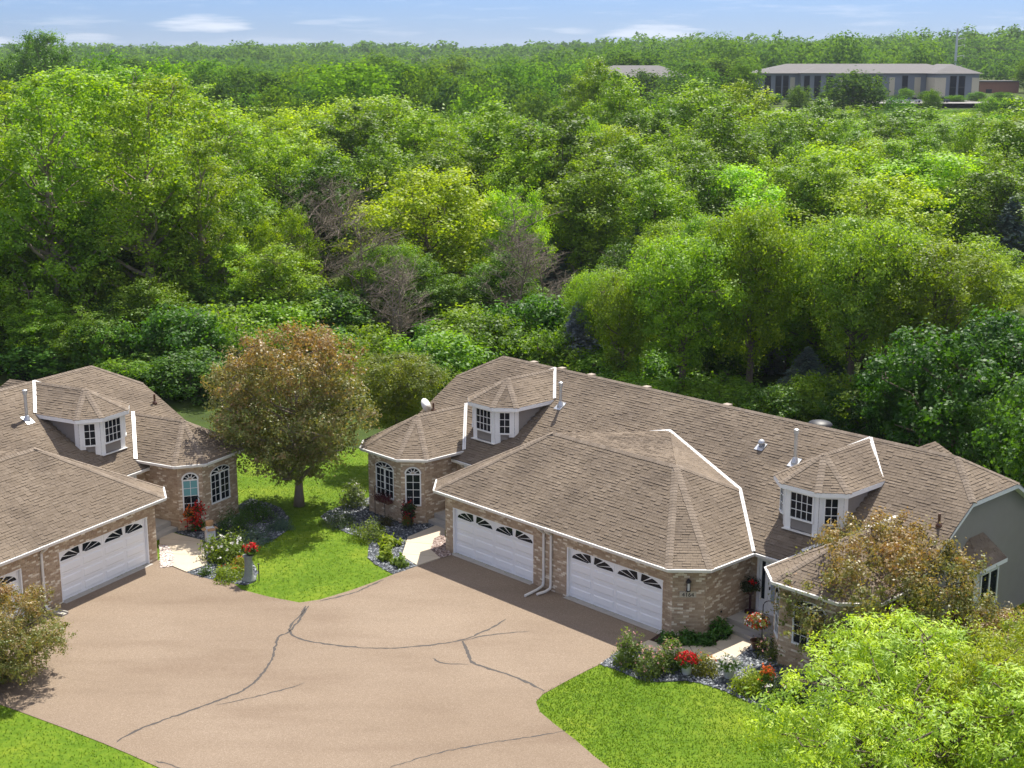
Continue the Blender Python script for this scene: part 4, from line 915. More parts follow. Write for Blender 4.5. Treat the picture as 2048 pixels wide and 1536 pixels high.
# ------------------------------------------------------------------ trees: (x, y, height, crown width)
TREES = {
    'cotton': [(-32.1, 97.0, 19.4, 6.8), (-26.2, 99.0, 18.9, 7.3), (-22.6, 101.0, 16.4, 5.3), (-31.6, 106.0, 20.3, 9.3), (-38.9, 112.0, 19.7, 9.0), (-29.2, 118.0, 19.9, 9.9), (-25.8, 124.0, 17.8, 8.3), (-37.5, 136.0, 20.5, 10.9), (-38.3, 100.0, 19.4, 7.7), (-45.3, 142.0, 20.4, 11.4), (-31.3, 140.0, 19.0, 9.8)],
    'maple': [(-6.9, 112.0, 12.5, 9.9), (-0.1, 114.0, 11.1, 5.3), (19.8, 125.0, 11.7, 8.9), (35.2, 140.0, 13.3, 12.9), (41.1, 134.0, 12.3, 10.9), (31.5, 124.0, 11.6, 11.4), (26.2, 128.0, 10.2, 6.8), (-22.2, 165.0, 16.9, 12.7), (-14.8, 160.0, 17.1, 12.4), (-29.8, 168.0, 15.8, 11.8), (32.4, 172.0, 15.2, 12.7), (-16.9, 104.0, 10.4, 4.5)],
    'wood': [(-11.9, 128.0, 14.2, 8.6), (-5.8, 132.0, 14.3, 8.9), (-16.9, 124.0, 13.3, 7.5), (-20.6, 126.0, 14.3, 7.6), (6.6, 120.0, 13.8, 7.2), (12.4, 118.0, 11.8, 6.7), (16.5, 124.0, 12.7, 7.5), (25.0, 132.0, 12.7, 7.9), (27.5, 126.0, 12.6, 7.1), (38.8, 138.0, 13.5, 8.8), (44.3, 128.0, 12.4, 8.2), (12.1, 134.0, 13.9, 8.0), (-22.8, 112.0, 13.4, 6.3), (-24.9, 146.0, 14.9, 10.3), (-17.1, 150.0, 16.5, 10.5), (-10.2, 150.0, 16.0, 10.0), (-4.8, 146.0, 15.6, 9.8), (-1.2, 138.0, 17.0, 10.2), (4.8, 128.0, 16.7, 10.4), (2.3, 126.0, 14.8, 8.0), (10.7, 196.0, 21.2, 8.9), (13.9, 180.0, 19.9, 9.4), (16.3, 168.0, 17.1, 9.4), (25.0, 190.0, 18.4, 12.6), (22.2, 152.0, 16.5, 9.6), (15.8, 142.0, 14.5, 8.5), (41.0, 185.0, 16.0, 11.0), (31.9, 200.0, 18.3, 11.2), (47.2, 190.0, 14.8, 12.0), (56.9, 196.0, 14.5, 15.9), (60.6, 184.0, 13.9, 13.0), (57.7, 160.0, 16.6, 11.2), (50.9, 150.0, 9.5, 8.5), (10.0, 128.0, 11.1, 6.8), (-25.8, 132.0, 14.5, 7.0), (-20.0, 140.0, 14.1, 8.4), (-27.0, 112.0, 15.4, 7.9)],
    'locust': [(9.9, 80.0, 11.5, 6.6), (14.3, 82.0, 13.3, 5.8), (19.9, 80.0, 12.7, 6.9), (24.1, 78.0, 11.4, 6.4), (19.0, 86.0, 10.8, 5.2), (13.1, 88.0, 11.8, 5.0), (5.1, 86.0, 8.3, 3.7), (6.7, 82.0, 8.9, 3.8), (23.6, 86.0, 11.4, 5.8), (18.2, 90.0, 10.7, 5.5)],
    'dark': [(23.2, 70.0, 8.0, 7.9), (26.7, 71.0, 8.6, 6.7), (21.5, 74.0, 5.4, 4.6), (19.0, 74.0, 3.2, 3.8), (23.9, 64.0, 5.7, 4.0)],
    'spruce': [(4.1, 85.0, 6.0, 3.7), (18.0, 83.0, 3.5, 3.6), (10.6, 118.0, 6.9, 3.0), (44.5, 124.0, 8.8, 6.6), (3.7, 120.0, 5.7, 6.0), (20.5, 88.0, 2.2, 3.5), (43.6, 128.0, 6.6, 6.0), (17.3, 92.0, 3.4, 3.4)],
    'bare': [(-15.6, 106.0, 11.6, 7.9), (-13.3, 112.0, 12.1, 8.0), (0.6, 103.0, 10.9, 7.7), (2.1, 98.0, 8.4, 5.3), (7.9, 106.0, 6.5, 4.6), (-7.6, 94.0, 7.9, 7.1), (-16.3, 98.0, 8.0, 5.6)],
    'shrub': [(-34.0, 93.0, 2.9, 5.1), (-30.0, 90.0, 2.8, 5.3), (-27.5, 95.0, 2.9, 5.2), (-22.8, 86.0, 2.6, 4.4), (-19.8, 84.0, 3.3, 4.6), (-19.8, 92.0, 4.8, 5.3), (-23.5, 96.0, 4.1, 5.6), (-19.3, 98.0, 5.2, 6.0), (-15.8, 94.0, 5.1, 5.1), (-16.2, 88.0, 4.2, 3.8), (-12.9, 98.0, 5.2, 5.3), (-9.5, 86.0, 4.5, 4.1), (-4.5, 83.0, 4.9, 5.1), (-6.0, 80.0, 3.9, 3.8), (-2.5, 92.0, 4.8, 5.0), (-0.8, 88.0, 4.2, 3.8), (1.5, 92.0, 5.8, 5.0), (3.0, 85.0, 4.1, 4.0), (6.0, 84.0, 3.7, 4.3), (8.4, 83.0, 3.5, 3.9), (11.5, 77.0, 2.5, 3.7), (7.9, 96.0, 5.5, 4.5), (15.5, 77.0, 2.5, 3.1), (10.4, 90.0, 3.8, 4.9), (14.3, 90.0, 3.8, 4.6), (-34.9, 100.0, 4.9, 6.2), (-3.6, 80.0, 3.3, 2.9), (-10.3, 82.0, 3.7, 2.7), (4.5, 79.0, 2.9, 2.6)],
}
MID = [(-97.9, 300.0, 27.3, 12.0), (-82.7, 290.0, 23.5, 10.1), (-65.3, 270.0, 22.4, 8.5), (-108.6, 310.0, 21.9, 10.8), (-99.5, 330.0, 21.3, 13.8), (-62.7, 330.0, 20.6, 11.5), (-75.0, 350.0, 21.8, 14.7), (-44.4, 300.0, 20.6, 11.5), (-48.3, 280.0, 19.4, 9.8), (-30.5, 270.0, 21.3, 16.0), (-38.9, 290.0, 19.9, 12.2), (-23.4, 300.0, 21.6, 13.6), (-16.0, 280.0, 20.4, 10.8), (-9.5, 260.0, 19.0, 11.8), (-4.6, 270.0, 20.4, 11.3), (0.6, 290.0, 20.9, 10.1), (4.8, 300.0, 20.4, 11.5), (-38.7, 420.0, 23.8, 14.6), (8.8, 330.0, 18.7, 12.7), (-18.6, 430.0, 23.3, 18.0), (-106.6, 400.0, 22.4, 18.1), (53.7, 330.0, 20.6, 9.2), (62.4, 430.0, 21.8, 16.5), (79.1, 330.0, 19.2, 12.7), (66.6, 330.0, 15.3, 5.8), (89.9, 330.0, 12.5, 7.0), (101.8, 345.0, 14.2, 4.1), (111.5, 330.0, 11.3, 7.0), (118.3, 330.0, 12.5, 9.3), (47.8, 420.0, 21.1, 14.7), (37.0, 450.0, 24.2, 18.8), (-5.3, 235.0, 18.0, 9.1), (-40.6, 250.0, 17.8, 8.8), (-48.2, 240.0, 17.9, 9.2), (2.9, 230.0, 17.2, 8.1)]
def leaf_quads(C, Nn, ln, wd, droop=0.0, seed=0, bend=.12):
    """diamond leaves at centres C with normals Nn"""
    r = np.random.default_rng(seed); n = len(C)
    Nn = Nn / np.maximum(1e-6, np.linalg.norm(Nn, axis=1, keepdims=True))
    t = r.normal(size=(n, 3)); t[:, 2] -= droop * 2.2; t -= Nn * np.sum(t * Nn, 1, keepdims=True); t /= np.maximum(1e-6, np.linalg.norm(t, axis=1, keepdims=True))
    s = np.cross(Nn, t); l = ln * r.uniform(.65, 1.3, n)[:, None]; w = wd * r.uniform(.7, 1.25, n)[:, None]
    V = np.stack([C - t * l * .5, C + s * w * .5 - Nn * l * bend * .3, C + t * l * .5 - Nn * l * bend, C - s * w * .5 - Nn * l * bend * .3], 1).reshape(-1, 3)
    return V, np.arange(4 * n).reshape(-1, 4)
def crown_points(lobes, n, sigma, r, shell=.62, up=.35, per=14):
    """leaf clusters set through the lobes, mostly near their skin; returns centres, normals, cluster ids"""
    vol = np.array([l[3] ** 2 for l in lobes]); vol = vol / vol.sum(); k = n // per
    li = r.choice(len(lobes), k, p=vol); Lc = np.array([l[:3] for l in lobes])[li]; Lr = np.array([l[3] for l in lobes])[li]; sq = np.array([l[4] for l in lobes])[li]
    d = r.normal(size=(k, 3)); d[:, 2] += .35; d /= np.linalg.norm(d, axis=1, keepdims=True)
    rad = (shell + (1.18 - shell) * r.random(k) ** .8) * Lr
    P = d * rad[:, None]; P[:, 2] *= sq; P += Lc
    cid = np.repeat(np.arange(k), per); sg = sigma * r.uniform(.6, 1.4, k)
    off = r.normal(size=(k * per, 3)) * sg[cid][:, None]; off += d[cid] * (r.normal(size=k * per) * sg[cid] * .7)[:, None]
    C = P[cid] + off; Nn = d[cid] * .4 + off / sg[cid][:, None] * .7 + r.normal(size=(k * per, 3)) * .4; Nn[:, 2] += up
    return C, Nn, cid, P
def limbs(mb, base_h, lobes, r, trunk_r, h, lean=.04, twig=0, clusters=None, fork=None):
    """tapered trunk, a limb to every lobe, twigs out to some leaf clusters"""
    top = h * .72; pts = []; x = y = 0
    for i in range(7):
        z = top * i / 6; pts.append(Vector((x, y, z))); x += r.normal(0, lean * h / 8); y += r.normal(0, lean * h / 8)
    rad = [trunk_r * (1.35 if i == 0 else 1) * (1 - .8 * i / 6) for i in range(7)]
    mb.tube(pts, rad, 7)
    def at(z):
        t = max(0, min(5.999, z / top * 6)); i = int(t); return pts[i].lerp(pts[i + 1], t - i), trunk_r * (1 - .8 * t / 6)
    for l in lobes:
        c = Vector(l[:3]); z0 = max(base_h * .8, min(top * .95, c.z - (math.hypot(c.x, c.y)) * r.uniform(.5, 1.1))); a, ra = at(z0); ra *= .6
        m1 = a.lerp(c, .35) + Vector((r.normal(0, .2), r.normal(0, .2), -.1 + r.normal(0, .2))); m2 = a.lerp(c, .7) + Vector((r.normal(0, .25), r.normal(0, .25), .1))
        mb.tube([a, m1, m2, c], [ra, ra * .75, ra * .5, ra * .22], 5, False)
    if clusters is not None:
        for k in range(twig):
            p = Vector(clusters[r.integers(len(clusters))]); l = min(lobes, key=lambda q: (Vector(q[:3]) - p).length); c = Vector(l[:3])
            mid = c.lerp(p, .5) + Vector((r.normal(0, .15), r.normal(0, .15), r.normal(0, .15))); mb.tube([c, mid, p], [.035, .025, .01], 3, False)
def tree_proto(kind, seed, h, w, base, nlobes, lobe_r, n, ln, wd, sigma, trunk_r, shape='egg', mat=None, bark=None, droop=0, shell=.55, per=14, twig=60, sq=.85, up=.35):
    """returns (crown mesh, trunk mesh, h, w)"""
    r = np.random.default_rng(seed); lobes = []
    tries = 0
    while len(lobes) < nlobes and tries < 4000:
        tries += 1; z = base + (h - base) * r.random(); t = (z - base) / (h - base)
        if shape == 'egg': R0 = math.sin(math.pi * min(1, max(.02, t * .82 + .16))) ** .7
        elif shape == 'round': R0 = math.sqrt(max(.02, 1 - (2 * t * .93 - .93) ** 2))
        elif shape == 'vase': R0 = min(1, .35 + 1.1 * t) * (1 if t < .75 else math.sqrt(max(.02, 1 - ((t - .75) / .27) ** 2)))
        else: R0 = 1
        lr = lobe_r * r.uniform(.7, 1.25); R1 = max(.0, w / 2 * R0 - lr * .75); a = r.random() * 6.28; rr = R1 * math.sqrt(r.uniform(.12, 1)); c = (rr * math.cos(a), rr * math.sin(a), min(h - lr * sq * .9, max(base + lr * .4, z)))
        if all((c[0] - q[0]) ** 2 + (c[1] - q[1]) ** 2 + (c[2] - q[2]) ** 2 > (.62 * (lr + q[3])) ** 2 * .8 for q in lobes): lobes.append((*c, lr, sq))
    C, Nn, cid, P = crown_points(lobes, n, sigma, r, shell, up, per)
    k = C[:, 2] > .15; C, Nn, cid = C[k], Nn[k], cid[k]
    V, F = leaf_quads(C, Nn, ln, wd, droop, seed + 1)
    rn = np.clip(r.random(cid.max() + 1)[cid] * .72 + r.random(len(cid)) * .28, 0, 1) if mat is not M_CRABLEAF else np.clip(r.random(cid.max() + 1)[cid] * .5 + r.random(len(cid)) * .5, 0, 1)
    cm = fast_mesh(kind + '_crown', V, F, rn); cm.materials.append(mat or M_LEAF)
    tb = MB(); limbs(tb, base, lobes, r, trunk_r, h, twig=twig, clusters=P); tm = tb.mesh(kind + '_trunk', bark or M_BARK, True)
    zs = V[:, 2].max(); ws = (np.percentile(V[:, 0], 99) - np.percentile(V[:, 0], 1) + np.percentile(V[:, 1], 99) - np.percentile(V[:, 1], 1)) / 2
    return cm, tm, float(zs), float(ws)
def bare_proto(seed, h, w):
    r = np.random.default_rng(seed); mb = MB()
    def grow(p, d, l, rad, lev):
        n = 4; pts = [p]; q = p
        for i in range(n):
            d = (d + Vector((r.normal(0, .16), r.normal(0, .16), r.normal(0, .1) - (.03 if lev > 1 else -.02)))).normalized(); q = q + d * l / n; pts.append(q)
        mb.tube(pts, [rad * (1 - .75 * i / n) for i in range(n + 1)], 6 if lev == 0 else (4 if lev < 2 else 3), False)
        if lev >= 4: return
        k = (12, 7, 6, 4)[lev]
        for i in range(k):
            t = (.25 if lev == 0 else .2) + .8 * (i + r.random()) / k * (1 if lev else .95); j = min(n - 1, int(t * n)); b = pts[j].lerp(pts[j + 1], min(1, t * n - j)); a = r.random() * 6.28
            dd = (d * .35 + Vector((math.cos(a), math.sin(a), r.uniform(.05, .8)))).normalized()
            grow(b, dd, l * r.uniform(.38, .6) * (1 if lev else .75), rad * (.42 if lev == 0 else .5), lev + 1)
    grow(Vector((0, 0, 0)), Vector((r.normal(0, .06), r.normal(0, .06), 1)), h * .85, h * .012 + .03, 0)
    me = mb.mesh('bare_branches', M_DEAD); V = np.array(mb.v)
    return None, me, float(V[:, 2].max()), float(np.percentile(V[:, 0], 97) - np.percentile(V[:, 0], 3))
def spruce_proto(seed, h, w, n):
    r = np.random.default_rng(seed); Cs = []; Ns = []; cid = []; k = 0; tb = MB(); tb.tube([(0, 0, 0), (0, 0, h * .5), (0, 0, h * .98)], [h * .022, h * .013, .01], 7)
    z = h * .06
    while z < h * .97:
        R0 = w / 2 * (1 - z / h) ** .85; m = max(4, int(5 + R0 * 3.2)); a0 = r.random() * 6.28
        for i in range(m):
            a = a0 + 6.28 * i / m + r.normal(0, .15); L = R0 * r.uniform(.8, 1.12); tip = np.array([math.cos(a) * L, math.sin(a) * L, z - .22 * L]); b = np.array([0, 0, z + .05]); cnt = int(10 + 42 * L)
            tb.tube([b, b * .5 + tip * .5 + np.array([0, 0, -.02]), tip], [.03, .02, .006], 3, False)
            t = r.random(cnt) ** .75; side = np.array([-math.sin(a), math.cos(a), 0]); wdt = .30 * L * (1 - t * .75) + .05
            P = b + (tip - b) * t[:, None] + side * (r.normal(0, 1, cnt) * wdt * .55)[:, None]; P[:, 2] += r.normal(0, .05, cnt) - .1 * t * L * t
            Cs.append(P); N0 = np.tile([0, 0, 1.0], (cnt, 1)) + r.normal(0, .5, (cnt, 3)); Ns.append(N0); cid.append(np.full(cnt, r.random()))
        z += max(.16, h * .035 * (1.15 - z / h * .6))
    C = np.concatenate(Cs); Nn = np.concatenate(Ns); c = np.concatenate(cid); V, F = leaf_quads(C, Nn, .26, .075, .15, seed)
    cm = fast_mesh('spruce_crown', V, F, np.clip(c * .6 + r.random(len(c)) * .4, 0, 1)); cm.materials.append(M_NEEDLE)
    return cm, tb.mesh('spruce_trunk', M_BARK), float(h), float(w)
PROTO = {
 'cotton': [tree_proto('cottonwood', s, 20, 9.4, 2.6, 58, 1.3, 28000, .21, .17, .29, .5, 'egg', None, M_BARKL, 0, .5, 64, 160, .95, .3) for s in (11, 12)],
 'maple': [tree_proto('rounded_tree', s, 12.5, 9.4, 1.6, 52, 1.35, 30000, .2, .15, .29, .3, 'round', None, None, .15, .72, 84, 40, .9, .5) for s in (21, 22)],
 'wood': [tree_proto('woodland_tree', s, 16, 7.8, 2.6, 58, 1.2, 30000, .21, .16, .30, .3, 'egg', None, None, .1, .68, 84, 90, 1.15, .4) for s in (31, 32, 33)],
 'locust': [tree_proto('locust', s, 11, 7.2, 3.2, 48, .95, 32000, .175, .10, .27, .26, 'vase', None, None, .35, .55, 78, 150, 1.0, .35) for s in (41, 42)],
 'dark': [tree_proto('dense_tree', 51, 7, 8.7, .4, 40, 1.3, 26000, .2, .145, .26, .22, 'round', None, None, .15, .7, 76, 40, .85, .45)],
 'spruce': [spruce_proto(61, 7, 4.5, 0)],
 'bare': [bare_proto(s, 11, 8) for s in (71, 72)],
 'shrub': [tree_proto('understorey', s, 4.4, 5, .1, 26, .95, 11000, .2, .14, .2, .09, 'round', None, None, .15, .4, 36, 60, .9, .4) for s in (81, 82)],
 'far': [tree_proto('far_tree', s, 15, 11, .5, 30, 2.2, 6500, .55, .42, .6, .3, 'round', M_FARLEAF, None, .1, .7, 18, 0, .85, .5) for s in (91, 92, 93)],
 'crab': [tree_proto('crabapple', s, 8.6, 7.9, 1.7, 60, 1.05, 50000, .14, .085, .15, .2, 'round', M_CRABLEAF, M_BARKL, .25, .4, 34, 120, .85, .3) for s in (101,)],
 'crablow': [tree_proto('crabapple', s, 5.6, 8.4, .5, 60, 1.0, 46000, .13, .08, .14, .2, 'round', M_CRABLEAF, M_BARK, .25, .4, 34, 120, .8, .3) for s in (102,)],
 'lime': [tree_proto('lime_tree', 111, 5.2, 7.8, .6, 66, .78, 56000, .15, .042, .15, .16, 'round', M_LIMELEAF, None, .9, .72, 72, 90, .95, .5)],
}
TREE_INFO = {   # name, label, category, group, colours
 'cotton': ('cottonwood_tree', 'tall airy olive-green tree with pale limbs behind the left house', 'tree', 'tall airy trees behind the left house', [(.20, .315, .026), (.18, .29, .025), (.215, .33, .028)]),
 'maple': ('rounded_tree', 'rounded yellow-green tree standing out in the wood behind the houses', 'tree', 'rounded yellow-green trees in the wood', [(.265, .385, .02), (.245, .365, .021), (.23, .355, .02)]),
 'wood': ('woodland_tree', 'leafy mid-green tree in the closed wood behind the houses', 'tree', 'mid-green trees of the wood', [(.135, .235, .02), (.165, .27, .02), (.10, .19, .019), (.195, .30, .02)]),
 'locust': ('locust_tree', 'slender fine-leaved tree with dark trunk behind the long roof ridge', 'tree', 'fine-leaved trees behind the long roof', [(.19, .295, .028), (.21, .31, .028), (.16, .265, .036)]),
 'dark': ('dense_tree', 'low dense dark green tree behind the right gable end', 'tree', 'dense dark trees by the right gable', [(.055, .15, .024), (.05, .135, .024)]),
 'spruce': ('spruce_tree', 'blue-grey spruce half hidden among the broadleaf trees', 'tree', 'blue spruces in the wood', [(.2, .275, .265), (.17, .24, .21)]),
 'bare': ('dead_tree', 'leafless grey-brown dead tree with a tangle of bare branches', 'tree', 'dead trees in the wood', [(1, 1, 1)]),
 'shrub': ('understorey_shrub', 'leafy green shrub in the thicket at the edge of the wood', 'shrub', 'thicket shrubs at the wood edge', [(.122, .225, .022), (.09, .19, .028), (.15, .25, .022)]),
}
def place(kind, x, y, h, w, k=0, col=(1, 1, 1), name='tree', label=None, cat='tree', group=None, rz=None, tint=.15, z=0.0):
    cm, tm, h0, w0 = PROTO[kind][k % len(PROTO[kind])]; r = random.Random(int(x * 131 + y * 17 + k))
    root = thing(name, label, cat, (x, y, z), r.random() * 6.28 if rz is None else rz, group); root.scale = (w / w0, w / w0, h / h0) if cm else (h / h0,) * 3
    if cm:
        c = link('crown', cm, None, root); f = [1 + r.uniform(-tint, tint) * .55 for _ in range(3)]; b = 1 + r.uniform(-tint, tint) * 1.6
        c.color = (col[0] * f[0] * b, col[1] * f[1] * b, col[2] * f[2] * b, 1)
    link('trunk' if cm else 'branches', tm, None, root)
    return root
def where(x, y):
    side = 'behind the left house' if x < -14 else ('beyond the gap between the houses' if x < -4 else ('behind the long house' if x < 22 else 'beyond the right gable'))
    return side + (', front of the wood' if y < 122 else (', middle of the wood' if y < 165 else ', back of the wood'))
def shade(c): return 'yellowish ' if c[0] > .18 else ('bright ' if c[1] > .25 else '')
for kd, L in TREES.items():
    nm, lb, ct, gr, cols = TREE_INFO[kd]
    for i, (x, y, h, w) in enumerate(L):
        h2 = h; w = w * .85 if kd == 'bare' else (w * 1.25 if kd == 'spruce' else w)
        lb2 = lb
        if kd == 'wood': lb2 = shade(cols[i % len(cols)]) + ('tall' if h > 15.5 else 'medium-height') + ' green tree ' + where(x, y)
        elif kd == 'maple': lb2 = ('broad' if w > 8 else 'small') + ' rounded yellow-green tree ' + where(x, y)
        elif kd == 'shrub': lb2 = ('low' if h < 3 else ('shoulder-high' if h < 4 else 'tall')) + (' bright' if i % 3 == 2 else ' green') + ' leafy shrub ' + where(x, y).split(',')[0]
        elif kd == 'spruce': lb2 = ('tall' if h > 6 else 'small') + ' blue-grey spruce ' + where(x, y)
        elif kd == 'cotton': lb2 = ('broad' if w > 9.5 else ('middling' if w > 8 else 'narrow')) + ' airy olive-green tree with pale limbs ' + where(x, y)
        elif kd == 'locust': lb2 = ('tall' if h > 11 else ('middle-sized' if h > 9 else 'small')) + (' broad' if w > 7.4 else ' slender') + ' fine-leaved tree behind the long roof' + (', close to the ridge' if y < 92 else ', a little back')
        elif kd == 'dark': lb2 = ('broad' if w > 7 else ('middle-sized' if w > 4 else 'small')) + ' dense dark green tree behind the right gable' + (', tall as the roof' if h > 7 else (', low' if h < 5 else ''))
        elif kd == 'bare': lb2 = ('tall' if h > 10 else 'short') + ' leafless grey-brown dead tree ' + where(x, y).split(',')[0]
        place(kd, x, y, max(1.8, h2), w * {'wood': 1.08, 'cotton': 1.25, 'locust': 1.02}.get(kd, 1.15), i, cols[i % len(cols)], nm, lb2, ct, gr, z=terrain(x, y))
# filler of the closed wood behind those, on a loose grid, kept below the trees in front
r = random.Random(5); filler = 0
for gy in range(13):
    y0 = 146 + gy * 8 + gy * gy * .25
    half = y0 * .40
    nx = int(2 * half / 6.6)
    for i in range(nx):
        x = -half + (i + .5) * 2 * half / nx + r.uniform(-2.2, 2.2); y = y0 + r.uniform(-3, 3)
        if any((x - a) ** 2 + (y - b) ** 2 < (3.4) ** 2 for L in ('cotton', 'maple', 'wood') for a, b, _, _ in TREES[L]): continue
        if y < 118 and -19 < x < 4: continue
        if y < 112 and 4 <= x: continue
        cap = 20.4 - (y * .0315 if x < 5 else y * .033)       # keeps the canopy under the sight line to the trees beyond
        h = cap * r.uniform(.72, .96)
        kd = r.choice(('wood', 'wood', 'maple', 'wood')); nm, lb, ct, gr, cols = TREE_INFO[kd]
        cc = r.choice(cols); lb2 = (shade(cc) + ('tall' if h > 13 else 'medium-height') + ' green tree ' if kd == 'wood' else 'broad rounded yellow-green tree ') + where(x, y)
        place(kd, x, y, h, r.uniform(6, 8.6), r.randrange(3), cc, nm, lb2, ct, gr, z=terrain(x, y)); filler += 1
for gy, (y0, n) in enumerate(((85, 6), (90, 10), (96, 12), (102, 14))):   # thicket behind the houses
    for i in range(n):
        x = -40 + 80 * (i + r.random()) / n; y = y0 + r.uniform(-2, 2)
        if y < 93 and x > 7: continue
        nm, lb, ct, gr, cols = TREE_INFO['shrub']
        hh = r.choice((1.6, 2.2, 3.0, 4.2, 5.5)) * r.uniform(.85, 1.15); cc = r.choice(cols); place('shrub', x, y, hh, r.uniform(3, 6.5), i, cc, nm, ('low' if hh < 3 else 'shoulder-high') + (' bright' if cc[1] > .24 else ' green') + ' leafy shrub ' + where(x, y).split(',')[0], ct, gr)
# smaller trees between thicket and tall wood
for (xa, xb, ya, yb, n, ha, hb, kinds) in ((-44, -15, 96, 104, 9, 7, 10, ('wood', 'cotton')), (-14, 4, 99, 109, 8, 4.5, 8, ('wood', 'locust')), (5, 38, 95, 108, 8, 7, 10, ('wood', 'locust', 'wood')), (4, 30, 86, 92, 7, 6, 9, ('locust', 'wood'))):
    for i in range(n):
        x = xa + (xb - xa) * (i + r.random()) / n; y = r.uniform(ya, yb); kd = r.choice(kinds); hh = r.uniform(ha, hb); nm, lb, ct, gr, cols = TREE_INFO[kd]; cc = r.choice(cols)
        place(kd, x, y, hh, hh * r.uniform(.6, .8), i, cc, nm, ('young ' + ('bright ' if cc[1] > .23 else '') + {'wood': 'leafy green tree ', 'cotton': 'airy olive-green tree ', 'locust': 'fine-leaved tree '}[kd] + where(x, y).split(',')[0] + (', over the thicket' if y < 96 else ', between thicket and tall wood')), 'tree', 'young trees behind the thicket')
for x, y, h, w in ((-7.5, 91, 8.2, 6.0), (-11.2, 101, 10.5, 6.5), (0.2, 96, 9.2, 6.4), (3.4, 93, 6.4, 4.6)):
    place('bare', x, y, h, w, int(x * 7), name='dead_tree', label=('tall' if h > 8 else 'short') + ' leafless grey-brown dead tree ' + where(x, y).split(',')[0], group='dead trees in the wood')
for i in range(11):
    x = 7 + 1.75 * i + r.uniform(-.6, .6); y = r.uniform(74.5, 79); cc = r.choice(TREE_INFO['shrub'][4]); place('shrub', x, y, r.uniform(2.2, 3.8), r.uniform(3, 4.6), i, cc, 'understorey_shrub', ('bright' if cc[1] > .24 else 'green') + ' leafy shrub close under the trees behind the long ridge', 'shrub', 'thicket shrubs at the wood edge')
for i, (x, y, h) in enumerate(((-31, 91, 5.5), (-27.5, 89, 5.0), (-24, 92, 6.5), (-35, 92, 6.0))):
    place('wood', x, y, h, h * .85, i, (.14, .235, .02), 'woodland_tree', ('bushy', 'squat', 'upright', 'spreading')[i] + ' young tree at the foot of the tall airy trees', 'tree', 'young trees behind the thicket')
# single garden trees, then added trees that shade the lawn
place('crab', -10.0, 62.5, 8.9, 6.9, 0, name='crabapple_tree', label='round bronze-leaved crabapple on the lawn between the two houses', rz=.6)
place('locust', -6.0, 70.0, 6.2, 4.8, 0, (.2, .235, .05), name='olive_tree', label='smaller olive-green tree behind the bay of the long house', rz=2.2)
place('crablow', 12.6, 44.4, 5.6, 6.3, 0, name='crabapple_tree', label='broad bronze crabapple in front of the right-hand porch', rz=1.0)
place('crablow', 16.6, 42.6, 3.0, 4.6, 0, name='crabapple_tree', label='low bronze crabapple under the gable bay window', rz=3.0)
place('crablow', -17.3, 43.4, 3.5, 4.2, 0, name='crabapple_tree', label='small bronze crabapple by the drive before the left garage', rz=4.2)
place('lime', 11.2, 35.4, 5.2, 8.6, 0, (.26, .345, .035), 'lime_tree', 'bright lime-green tree with narrow drooping leaves beside the front lawn', 'tree', None, 0.4)
place('lime', 15.2, 36.2, 5.2, 6.5, 0, (.26, .345, .035), 'lime_tree', 'bright lime-green tree standing right behind its drooping twin', 'tree', None, 2.4)
for k, (x, y, h, w) in enumerate(((26, 60, 9, 8), (33, 44, 8, 7.5), (25, 55, 9, 8), (31, 50, 10, 8))): place('dark', x, y, h, w, 0, (.06, .14, .024), 'added_shade_tree', ('dense green tree added for lawn shade just behind the far corner of the right gable', 'leafy green tree added for lawn shade, clear of the others right of the plot', 'green tree behind the corner of the right gable', 'outermost green tree added for lawn shade on the right side of the plot')[k], 'tree')  # added at the right edge to shade the lawn and cut its green bounce
# trees farther off, one by one
FARC = [(.082, .165, .032), (.108, .205, .032), (.135, .235, .032), (.058, .115, .034), (.092, .165, .042)]
def far_label(x, y, c):
    t = x / y
    side = 'far beyond the left house' if t < -.15 else ('far beyond the gap between houses' if t < .02 else ('before the second office block' if t < .14 and y < 400 else ('before the long office block' if y < 418 else 'behind the office blocks')))
    return ('light green' if c[1] > .2 else ('dark green' if c[1] < .12 else 'mid-green')) + ' distant tree ' + side + (', nearer row' if y < 300 else '')
for i, (x, y, h, w) in enumerate(MID):
    z = terrain(x, y)
    place('far' if i else 'maple', x, y, max(8, h - z), w * (1.1 if i else 1.25), i, (.14, .27, .022) if i in (2, 9) else FARC[i % 5], 'distant_tree', far_label(x, y, FARC[i % 5]) if i else 'big round tree rising above the far tree line against the sky', 'tree', 'large trees beyond the wood' if i else None, z=z)
r = random.Random(9); nfar = 0
for gy in range(9):
    y0 = 245 + gy * 22 + gy * gy * 1.0; half = y0 * .42; nx = int(2 * half / 13)
    for i in range(nx):
        x = -half + (i + .5) * 2 * half / nx + r.uniform(-5, 5); y = y0 + r.uniform(-8, 8)
        if 60 < x < 142 and 345 < y < 450: continue
        if 15 < x < 55 and 380 < y < 425: continue
        if 140 < x < 175 and 440 < y < 500: continue
        if nfar >= 255: continue
        z = terrain(x, y); ht = min(r.uniform(11, 17), 21.5 + (y - 300) * .006 - z)
        if .15 < x / y < .42 and y < 425: ht = min(ht, 20.2 - y * .0325 - z)
        if ht < 3: continue
        cc = r.choice(FARC); place('far', x, y, ht, r.uniform(10, 15), r.randrange(3), cc, 'distant_tree', far_label(x, y, cc), 'tree', 'large trees beyond the wood', z=z); nfar += 1
